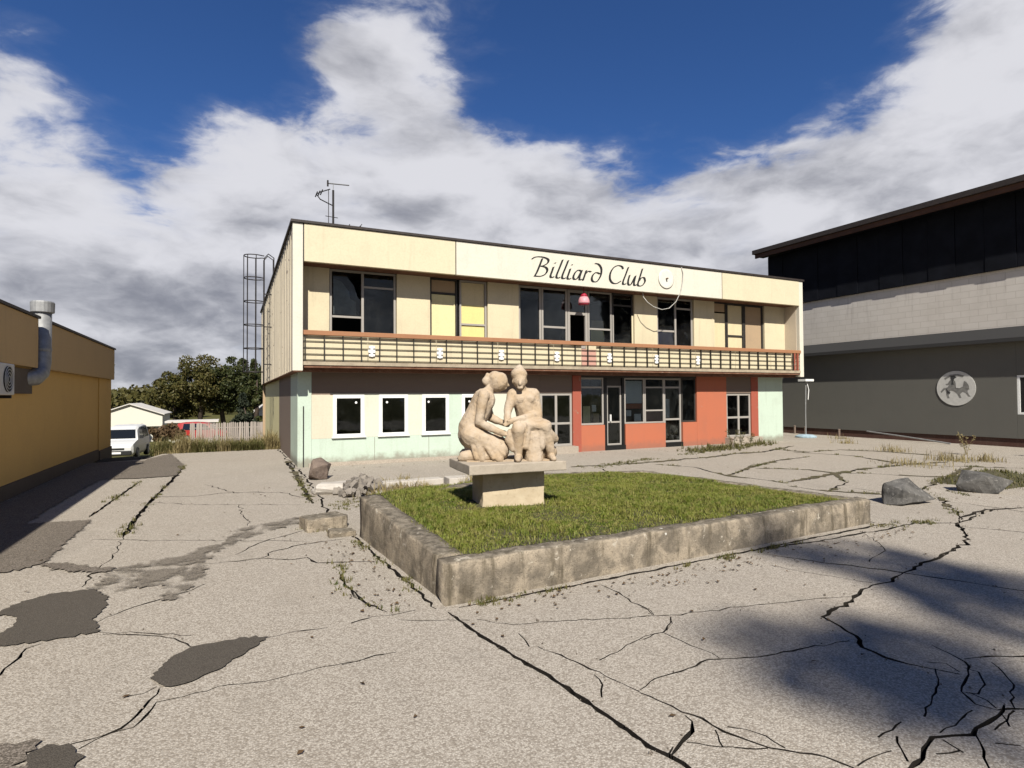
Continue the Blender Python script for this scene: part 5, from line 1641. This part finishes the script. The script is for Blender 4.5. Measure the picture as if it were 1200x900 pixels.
along([(1.2, 9.1), (1.6, 10.4), (2.2, 11.6)], 60, 0.16, spots_lo, 0.1)
along([(2.5, 11.4), (3.4, 11.9), (5.4, 12.0)], 60, 0.16, spots_dry, 0.2)
along([(2.9, 12.3), (3.6, 13.2)], 50, 0.14, spots_dry, 0.1)
for (cx, cy, n, rad) in ((19.2, 9.9, 300, 0.28), (19.9, 9.3, 160, 0.22), (17.2, 9.8, 200, 0.4), (20.6, 12.4, 130, 0.25), (22.4, 15.4, 90, 0.2), (24.6, 17.0, 90, 0.2), (15.2, 6.95, 420, 0.42), (16.2, 7.3, 320, 0.4), (12.2, 6.9, 120, 0.2)):
    (spots_dry if cx > 17 else spots_lo).extend(tuft_spots(cx, cy, n, rad, r_))
for nm, sp, h0, h1, wd, mt, lb in (('joint_weeds', spots_lo, 0.02, 0.085, 0.006, M_WEED, 'low green weeds growing in the paving joints'),
                                   ('tall_weeds', spots_hi, 0.05, 0.26, 0.010, M_WEED, 'taller green weeds growing before the coral wall'),
                                   ('dry_weeds', spots_dry, 0.06, 0.34, 0.008, M_DRY, 'dry yellow grass tufts scattered over the paving')):
    V, F = blades(sp, h0, h1, wd, 0.45, 9)
    tag(obj(nm, raw_mesh(nm, V, F, mt)), lb, 'weeds', kind='stuff')
# weedy earth mound by the dark boulder
mv, mf = [], []
for j in range(15):
    for i in range(23):
        u, w_ = i / 22, j / 14
        x, y = 14.2 + 2.6 * u, 6.4 + 1.5 * w_
        z = 0.26 * math.sin(u * math.pi) * math.sin(w_ * math.pi) * (1 + 0.5 * noise.noise((x * 2, y * 2, 0))) - 0.02
        mv.append((x, y, z))
for j in range(14):
    for i in range(22):
        mf.append((j * 23 + i, j * 23 + i + 1, (j + 1) * 23 + i + 1, (j + 1) * 23 + i))
tag(MB().add(mv, mf).build('earth_mound', M_EARTH, smooth=True), kind='structure')
sp = []
for i in range(1500):
    u, w_ = r_.random(), r_.random()
    x, y = 14.2 + 2.6 * u, 6.4 + 1.5 * w_
    sp.append((x, y, 0.24 * math.sin(u * math.pi) * math.sin(w_ * math.pi) - 0.02))
V, F = blades(sp, 0.03, 0.14, 0.008, 0.5, 12)
tag(obj('mound_grass', raw_mesh('mound_grass', V, F, M_WEED)), 'scrubby grass on the earth mound behind the dark boulder', 'grass', kind='stuff')

# overgrown verge where the paving ends, and the slope behind it
sp, spd = [], []
for i in range(9000):
    x, y = r_.uniform(-2.6, 1.75), 24.3 + abs(r_.gauss(0, 1.3))
    (sp if noise.noise((x * 0.9, y * 0.9, 8)) > -0.05 else spd).append((x, y, tz(x, y) - 0.02))
for i in range(5000):
    x, y = r_.uniform(-2.9, 3), r_.uniform(27, 44)
    (sp if r_.random() < 0.6 else spd).append((x, y, tz(x, y) - 0.02))
V, F = blades(sp, 0.15, 0.75, 0.014, 0.5, 31)
tag(obj('verge_weeds', raw_mesh('verge_weeds', V, F, M_WEED)), 'rank green weeds along the end of the paving', 'weeds', kind='stuff')
V, F = blades(spd, 0.2, 0.95, 0.012, 0.4, 32)
tag(obj('verge_dry_grass', raw_mesh('verge_dry_grass', V, F, M_DRY)), 'dry straw-coloured grass along the end of the paving', 'grass', kind='stuff')
for i, (wx, wy, hh) in enumerate(((16.9, 16.0, 0.75), (17.7, 16.35, 0.6), (18.6, 16.7, 0.5), (21.5, 10.6, 0.8), (22.6, 9.0, 0.7))):
    w = MB()
    rr = random.Random(i)
    for s in range(6):
        a = rr.uniform(0, 6.28)
        ex, ey, ez = wx + math.cos(a) * hh * 0.3, wy + math.sin(a) * hh * 0.3, hh * rr.uniform(0.7, 1.0)
        w.tube([(wx, wy, -0.02), (wx + (ex - wx) * 0.4, wy + (ey - wy) * 0.4, ez * 0.55), (ex, ey, ez)], [0.007, 0.005, 0.003], 4)
        for k in range(14):
            t = rr.uniform(0.25, 1.0)
            px_, py_, pz_ = wx + (ex - wx) * t, wy + (ey - wy) * t, ez * t
            b = rr.uniform(0, 6.28)
            l_ = rr.uniform(0.05, 0.11)
            dx2, dy2 = math.cos(b) * l_, math.sin(b) * l_
            w.add([(px_, py_, pz_), (px_ + dx2 * .5 - dy2 * .25, py_ + dy2 * .5 + dx2 * .25, pz_ + .03), (px_ + dx2, py_ + dy2, pz_ + 0.01), (px_ + dx2 * .5 + dy2 * .25, py_ + dy2 * .5 - dx2 * .25, pz_ + .03)], [(0, 1, 2, 3)])
    lab = ['tallest leggy green weed before the coral wall', 'middle-sized leggy green weed before the right-hand glass door', 'smallest leggy green weed before the mint wall', 'leggy dry weed standing alone on the paving towards the grey hall', 'leggy dry weed near the hall window'][i]
    tag(w.build('weed_plant', M_WEED if i < 3 else M_DRY), lab, 'weed', 'weeds by the shop front' if i < 3 else 'weeds by the grey hall')


# grit, pebbles and crumbs of concrete lying along the cracks
grit = MB()
rg = random.Random(77)
for ci in range(len(CRACKS)):
    wcm, cp = CRACKS[ci]
    for (a, b) in zip(cp, cp[1:]):
        a, b = Vector(a), Vector(b)
        for _ in range(int((b - a).length * (2.5 + 2.2 * wcm))):
            p = a.lerp(b, rg.random()) + Vector((rg.gauss(0, 0.05), rg.gauss(0, 0.05)))
            s = rg.uniform(0.003, 0.011) * (1.6 if rg.random() < 0.06 else 1.0)
            e = Euler((rg.uniform(0, 3), rg.uniform(0, 3), rg.uniform(0, 3))).to_matrix().to_4x4()
            o_ = Matrix.Translation((p.x, p.y, s * 0.5)) @ e
            grit.add([o_ @ Vector(q) for q in ((s, 0, 0), (-s, s * .3, 0), (0, s, s * .2), (0, -s * .8, s * .4), (0, 0, s), (s * .2, 0, -s))], [(0, 2, 4), (2, 1, 4), (1, 3, 4), (3, 0, 4), (2, 0, 5), (1, 2, 5), (3, 1, 5), (0, 3, 5)])
tag(grit.build('grit', M_ASPHROUGH), 'loose grit and concrete crumbs along the cracks', 'grit', kind='stuff')

# fallen leaves blown over the paving, thickest along the planter and the walls
lv, lf = [], []
rl = random.Random(41)
for i in range(520):
    q = rl.random()
    if q < 0.35:
        x, y = rl.uniform(1.9, 9.0), 5.22 + 0.05 * rl.random() - abs(rl.gauss(0, 0.25))
    elif q < 0.5:
        x, y = 1.55 - abs(rl.gauss(0, 0.25)), rl.uniform(5.3, 8.4)
    elif q < 0.7:
        x, y = rl.uniform(2.2, 21), 17.2 - abs(rl.gauss(0, 0.6))
    else:
        x, y = rl.uniform(-2.5, 14), rl.uniform(1.5, 14)
        if 1.4 < x < 9.3 and 5.0 < y < 11.4:
            continue
    a, s = rl.uniform(0, 6.28), rl.uniform(0.012, 0.030)
    t, o_ = rl.uniform(0, 0.02), len(lv)
    ca, sa_ = math.cos(a) * s, math.sin(a) * s
    lv += [(x - ca, y - sa_, 0.012), (x - sa_ * .6, y + ca * .6, 0.014 + t), (x + ca, y + sa_, 0.013), (x + sa_ * .6, y - ca * .6, 0.013 + t * .4)]
    lf.append((o_, o_ + 1, o_ + 2, o_ + 3))
tag(obj('fallen_leaves', raw_mesh('fallen_leaves', lv, lf, M_LEAFB)), 'small brown fallen leaves scattered over the paving', 'leaves', kind='stuff')

# ================================================================== TREES
def tree_mesh(base, height, rx, rz_, seed, leaf, n, crown_c=0.62, conical=False, lobes=16):
    """trunk with limbs, crown of leaf-sized faces in uneven clumps"""
    r = np.random.default_rng(seed)
    base = np.array(base, dtype=float)
    tr = MB()
    top = base + np.array([r.normal(0, 0.05) * height, r.normal(0, 0.05) * height, height * 0.72])
    tr.tube([tuple(base), tuple(base * 0.5 + top * 0.5 + np.array([0.04 * height * r.normal(), 0.04 * height * r.normal(), 0])), tuple(top)], [height * 0.035, height * 0.024, height * 0.008], 8)
    cc = base + np.array([0, 0, height * crown_c])
    clumps = []
    for i in range(lobes):
        dv = r.normal(size=3)
        dv /= np.linalg.norm(dv)
        rad = r.uniform(0.35, 0.95)
        if conical:
            t = r.uniform(0, 1)
            c = base + np.array([np.cos(i * 2.4) * rx * (1 - t) * 0.75, np.sin(i * 2.4) * rx * (1 - t) * 0.75, height * (0.08 + 0.88 * t)])
            cr = rx * (0.50 - 0.34 * t)
        else:
            c = cc + dv * np.array([rx, rx, rz_]) * rad
            cr = rx * r.uniform(0.16, 0.36)
        clumps.append((c, cr))
        if i % 5 == 0 and not conical:
            s = base + (top - base) * r.uniform(0.35, 0.9)
            tr.tube([tuple(s), tuple((s + c) / 2 + np.array([0, 0, 0.04 * height])), tuple(c)], [height * 0.012, height * 0.008, height * 0.003], 5)
    per = n // len(clumps)
    C = []
    for c, cr in clumps:
        dv = r.normal(size=(per, 3))
        dv /= np.linalg.norm(dv, axis=1)[:, None]
        C.append(c + dv * (cr * r.uniform(0.55, 1.08, per)[:, None]) * np.array([1, 1, 0.8]))
    C = np.concatenate(C)
    k = len(C)
    s = leaf * r.uniform(0.6, 1.4, k)
    u = r.normal(size=(k, 3))
    u /= np.linalg.norm(u, axis=1)[:, None]
    w = np.cross(u, r.normal(size=(k, 3)))
    w /= np.linalg.norm(w, axis=1)[:, None]
    V = np.stack([C - u * s[:, None], C + w * (s * 0.6)[:, None], C + u * s[:, None], C - w * (s * 0.6)[:, None]], 1).reshape(-1, 3)
    F = (np.arange(k) * 4)[:, None] + np.array([[0, 1, 2, 3]])
    return tr, V, F


def tree(name, base, height, rx, rz_, seed, leaf, n, mat, label, group=None, cat='tree', **kw):
    root = empty(name, base, label, cat, group)
    tr, V, F = tree_mesh(base, height, rx, rz_, seed, leaf, n, **kw)
    tr.build('trunk', M_BARK, root, smooth=True)
    obj('crown', raw_mesh('crown', V, F, mat), root)
    return root


TR = [(-7.4, 97.0, 8.6, 2.7, 3.6, M_LEAFY, 'yellowing bushy tree at the edge of the dark clump'), (-4.2, 95.0, 10.4, 3.3, 4.4, M_LEAFY, 'tall olive tree in the dark clump behind the sheds'), (-0.9, 96.0, 10.8, 3.4, 4.6, M_LEAF, 'tallest dark green tree of the clump behind the sheds'),
      (2.2, 95.0, 10.2, 3.2, 4.4, M_LEAF, 'dark green tree of the clump nearest the caged ladder'), (5.2, 96.0, 9.5, 3.0, 4.2, M_LEAF, 'dark tree half hidden behind the club building side wall')]
for i, (x, y, h, rx, rz_, mt, lb) in enumerate(TR):
    tree('broadleaf_tree', (x, y, tz(x, y) - 0.1), h + 0.6, rx * 1.15, rz_, 60 + i, 0.17, 11000, mt, lb, 'trees in the clump behind the sheds', crown_c=0.60, lobes=60)
tree('fir_tree', (0.9, 56, tz(0.9, 56) - 0.1), 4.3, 1.35, 2, 77, 0.15, 3600, M_LEAFN, 'small dark fir in front of the tree clump', conical=True, lobes=30)
tree('fir_tree', (1.9, 60, tz(1.9, 60) - 0.1), 8.0, 1.1, 2, 79, 0.17, 3600, M_LEAF, 'slim green conifer beside the caged ladder', conical=True, lobes=34)
tree('brown_bush', (-4.85, 55.5, tz(-4.85, 55.5) - 0.1), 2.3, 1.25, 1.0, 78, 0.13, 2600, M_LEAFB, 'rounded russet bush beside the white gabled house', cat='bush', crown_c=0.45, lobes=14)
tree('broadleaf_tree', (-10.5, 62.0, tz(-10.5, 62) - 0.1), 8.6, 1.3, 1.6, 83, 0.16, 1800, M_LEAF, 'treetop just showing above the ochre parapet', crown_c=0.80, lobes=12)
# the wood on the far rise
wv, wf, off = [], [], 0
rw = np.random.default_rng(17)
for i in range(330):
    y = rw.uniform(190, 470)
    x = rw.uniform(-0.55, 0.35) * y
    h = rw.uniform(5, 8)
    cx = np.array([x, y, tz(x, y)])
    n = 150
    dv = rw.normal(size=(n, 3))
    dv /= np.linalg.norm(dv, axis=1)[:, None]
    dv[:, 2] = dv[:, 2] * 0.5 + 0.5
    rr = rw.uniform(3.2, 5.5)
    C = cx + dv * np.array([rr, rr, h]) * rw.uniform(0.8, 1.05, n)[:, None]
    s = rw.uniform(0.7, 1.5, n)
    u = rw.normal(size=(n, 3))
    u /= np.linalg.norm(u, axis=1)[:, None]
    w = np.cross(u, rw.normal(size=(n, 3)))
    w /= np.linalg.norm(w, axis=1)[:, None]
    wv.append(np.stack([C - u * s[:, None], C + w * s[:, None] * .7, C + u * s[:, None], C - w * s[:, None] * .7], 1).reshape(-1, 3))
    wf.append((np.arange(n) * 4)[:, None] + np.array([[0, 1, 2, 3]]) + off)
    off += n * 4
tag(obj('distant_wood', raw_mesh('distant_wood', np.concatenate(wv), np.concatenate(wf), M_LEAFY)), 'far wood covering the rise beyond the sheds', 'wood', kind='stuff')
# the tree behind the photographer whose shade falls on the paving
tree('shade_tree', (-2.2, -23.6, -0.02), 30.0, 2.5, 1.2, 94, 0.15, 1500, M_LEAF, 'tall tree behind the forecourt throwing soft shade on the slabs', crown_c=0.86, lobes=15)

# ================================================================== HOUSES, FENCE, CARS BEHIND
def gable_house(name, x0, x1, y0, depth, zb, ze, zr, wall, roof, label, over=0.0):
    h = empty(name, ((x0 + x1) / 2, y0, zb), label, 'house')
    xm = (x0 + x1) / 2
    m = MB()
    m.add([(x0, y0, ze - over), (x1, y0, ze - over), (x1, y0, ze), (xm, y0, zr), (x0, y0, ze), (x0, y0 + depth, ze - over), (x1, y0 + depth, ze - over), (x1, y0 + depth, ze), (xm, y0 + depth, zr), (x0, y0 + depth, ze)],
          [(0, 1, 2, 3, 4), (9, 8, 7, 6, 5), (0, 4, 9, 5), (1, 6, 7, 2), (0, 5, 6, 1), (2, 7, 8, 3), (3, 8, 9, 4)])
    m.build('gable', wall, h)
    rf = MB()
    t = 0.10
    for xa, xb in ((x0 - 0.2, xm), (x1 + 0.2, xm)):
        zs = ze + (zr - ze) * (abs(xm - xa) - abs(xm - (x0 if xa < xm else x1))) / (-abs(xm - x0)) if False else ze - 0.08
        rf.add([(xa, y0 - 0.25, zs + 0.02), (xb, y0 - 0.25, zr + 0.02), (xb, y0 + depth + 0.25, zr + 0.02), (xa, y0 + depth + 0.25, zs + 0.02), (xa, y0 - 0.25, zs + 0.02 + t), (xb, y0 - 0.25, zr + 0.02 + t), (xb, y0 + depth + 0.25, zr + 0.02 + t), (xa, y0 + depth + 0.25, zs + 0.02 + t)],
               [(0, 1, 2, 3), (7, 6, 5, 4), (0, 4, 5, 1), (1, 5, 6, 2), (2, 6, 7, 3), (3, 7, 4, 0)])
    rf.build('roof', roof, h)
    if over:
        MB().box(x0 + 0.4, x1 - 0.9, y0 + 0.8, y0 + depth, zb - 0.3, ze - over - 0.01).build('wall', wall, h)
        for xx in (x0 + 0.2, xm + 0.6, x1 - 0.2):
            MB().box(xx - 0.09, xx + 0.09, y0 + 0.1, y0 + 0.28, zb - 0.3, ze - over - 0.01).build('post', M_FRAMEW, h)
        w_ = MB().box(xm - 0.9, xm - 0.5, y0 + 0.76, y0 + 0.80, zb + 0.5, zb + 1.2).build('window', M_BLACKDOOR, h)
        MB().box(x1 - 1.9, x1 - 1.2, y0 + 0.75, y0 + 0.80, zb - 0.2, ze - over - 0.1).build('door', M_TAUPE, h)
    return h


M_HOUSEW = paint('house_white', (0.82, 0.78, 0.66), amount=0.1, streak=0.1)
M_ROOFW = paint('pale_roof', (0.74, 0.70, 0.63), amount=0.2, streak=0.2)
gable_house('gabled_house', -12.0, -6.35, 69.0, 8.0, tz(-9, 69), 0.38, 1.40, M_HOUSEW, M_ROOFW, 'white gabled house behind the parked white van', over=1.2)
gable_house('white_shed', 1.75, 5.2, 63.0, 5.0, tz(3, 63), 0.25, 1.55, M_HOUSEW, M_ROOFW, 'white gabled shed showing beside the club building side wall', over=1.0)
low = empty('low_shed', (-3.2, 62, tz(-3, 62)), 'long low shed with a pale roof between russet bush and red car', 'shed')
MB().box(-5.2, -1.4, 62, 65, tz(-3, 62) - 0.2, -0.28).build('wall', M_HOUSEW, low)
MB().box(-5.5, -1.1, 61.7, 65.3, -0.27, -0.10).build('roof', M_ROOFW, low)
MB().box(-3.2, -2.5, 61.95, 61.99, tz(-3, 62), -0.5).build('door', M_BLACKDOOR, low)

fen = empty('picket_fence', (0, 51, tz(0, 51)), 'weathered white picket fence beyond the weedy verge', 'fence')
pk = MB().prism([(-0.055, 0), (0.055, 0), (0.055, 1.72), (0, 1.80), (-0.055, 1.72)], -0.012, 0.012)
pk.v = [(a, c, b) for a, b, c in pk.v]
M_OLDWOOD = paint('old_pickets', (0.42, 0.36, 0.31), amount=0.5, streak=0.5)
pk = pk.mesh('picket', M_OLDWOOD)
for i in range(44):
    t = i / 43
    x, y = -2.9 + 5.9 * t, 52.3 - 2.4 * t
    o = obj('picket', pk, fen)
    o.location = (x, y, tz(x, y) - 0.06 + random.uniform(-0.04, 0.04))
    o.rotation_euler = (0, random.gauss(0, 0.02), -0.38)
for hz in (0.5, 1.3):
    MB().tube([(-2.95, 52.36, tz(0, 52) + hz), (3.05, 49.92, tz(0, 50) + hz)], 0.04, 4).build('fence_rail', M_OLDWOOD, fen)


def car(name, loc, rotz, scale, paint_mat, label, van=True):
    """boxy small van: lofted body, glazed cabin, wheels"""
    rootc = empty(name, (0, 0, 0), label, 'car')
    L = 4.2
    # stations: y (0 = front), half width, bottom z, beltline z, roof z
    st_ = [(0.0, 0.70, 0.32, 0.68, 0.70), (0.12, 0.80, 0.24, 0.82, 0.84), (0.55, 0.84, 0.22, 0.95, 0.97), (1.05, 0.85, 0.22, 1.02, 1.05), (1.55, 0.85, 0.22, 1.05, 1.58), (1.95, 0.85, 0.22, 1.05, 1.74), (2.9, 0.85, 0.22, 1.06, 1.80), (3.8, 0.84, 0.22, 1.06, 1.77), (4.12, 0.82, 0.26, 1.04, 1.68), (4.2, 0.78, 0.32, 1.0, 1.60)]
    vs, fs = [], []
    for (y, hw, zb, zm, zr) in st_:
        tw = hw * (0.80 if zr > zm + 0.2 else 0.97)
        half = [(hw * 0.90, zb), (hw, zb + 0.16), (hw, (zb + zm) / 2 + .1), (hw * 0.97, zm), (tw, zr - 0.06 if zr > zm + .2 else zr - 0.008), (tw * 0.85, zr)]
        sec = [(x, z) for x, z in half] + [(-x, z) for x, z in half[::-1]]
        vs += [(x, y, z) for x, z in sec]
    m = 12
    for i in range(len(st_) - 1):
        for k in range(m):
            fs.append((i * m + k, i * m + (k + 1) % m, (i + 1) * m + (k + 1) % m, (i + 1) * m + k))
    fs.append(tuple(range(m)))
    fs.append(tuple((len(st_) - 1) * m + k for k in range(m))[::-1])
    body = MB().add(vs, fs).build('body', paint_mat, rootc, smooth=False, bevel=0.03)
    G = M_CARGLASS
    MB().add([(-0.70, 1.085, 1.10), (0.70, 1.085, 1.10), (0.60, 1.53, 1.57), (-0.60, 1.53, 1.57)], [(0, 1, 2, 3)]).build('windscreen', G, rootc)
    for s in (-1, 1):
        MB().add([(s * 0.842, 1.42, 1.10), (s * 0.842, 2.35, 1.10), (s * 0.715, 2.32, 1.66), (s * 0.725, 1.78, 1.62)], [(0, 1, 2, 3)]).build('side_window', G, rootc)
        if van:
            MB().add([(s * 0.842, 2.46, 1.10), (s * 0.838, 3.70, 1.10), (s * 0.712, 3.62, 1.66), (s * 0.715, 2.44, 1.67)], [(0, 1, 2, 3)]).build('side_window', G, rootc)
        MB().lathe([(0.11, 0.0), (0.10, 0.03)], (s * 0.60, 0.03, 0.68), 12, 'y').build('headlight', M_HEADLAMP, rootc)
        MB().box(s * 0.86 - 0.02, s * 0.86 + 0.14 * s, 1.36, 1.46, 1.08, 1.25).build('wing_mirror', M_CARBLACK, rootc)
        for wy in (0.78, 3.32):
            wh = MB().lathe([(0.20, -0.10), (0.30, -0.10), (0.315, -0.06), (0.315, 0.06), (0.30, 0.10), (0.20, 0.10)], (s * 0.80, wy, 0.315), 20, 'x').build('wheel', M_CARBLACK, rootc)
            MB().lathe([(0.20, -0.012), (0.20, 0.012)], (s * 0.80 + s * 0.105, wy, 0.315), 16, 'x').build('rim', M_GALV, wh)
    MB().box(-0.72, 0.72, -0.05, 0.06, 0.28, 0.52).build('bumper', M_CARBLACK, rootc, bevel=0.03)
    MB().box(-0.40, 0.40, -0.012, 0.05, 0.56, 0.66).build('grille', M_CARBLACK, rootc)
    MB().box(-0.26, 0.26, -0.062, -0.052, 0.36, 0.46).build('number_plate', M_PAPER, rootc)
    rootc.location = loc
    rootc.rotation_euler = (0, 0, rotz)
    rootc.scale = (scale,) * 3
    return rootc


M_CARGLASS = plain('car_glass', (0.012, 0.014, 0.016), 0.08, var=0.0, bmp=0.0, spec=0.6)
M_CARBLACK = plain('car_black', (0.02, 0.02, 0.02), 0.6)
M_HEADLAMP = plain('headlamp', (0.6, 0.6, 0.6), 0.15, var=0.05)
M_CARWHITE = plain('car_white', (0.74, 0.74, 0.72), 0.35, var=0.03, bmp=0.0, spec=0.5)
M_CARRED = plain('car_red', (0.42, 0.025, 0.02), 0.35, var=0.05, bmp=0.0, spec=0.5)
car('parked_van', (-4.95, 33.0, tz(-4.5, 34.5) - 0.02), R(-4), 0.90, M_CARWHITE, 'white van parked beyond the corner of the ochre building')
car('parked_car', (-0.2, 57.4, tz(-1, 57.5) + 0.12), R(78), 0.95, M_CARRED, 'red car half hidden behind the picket fence')
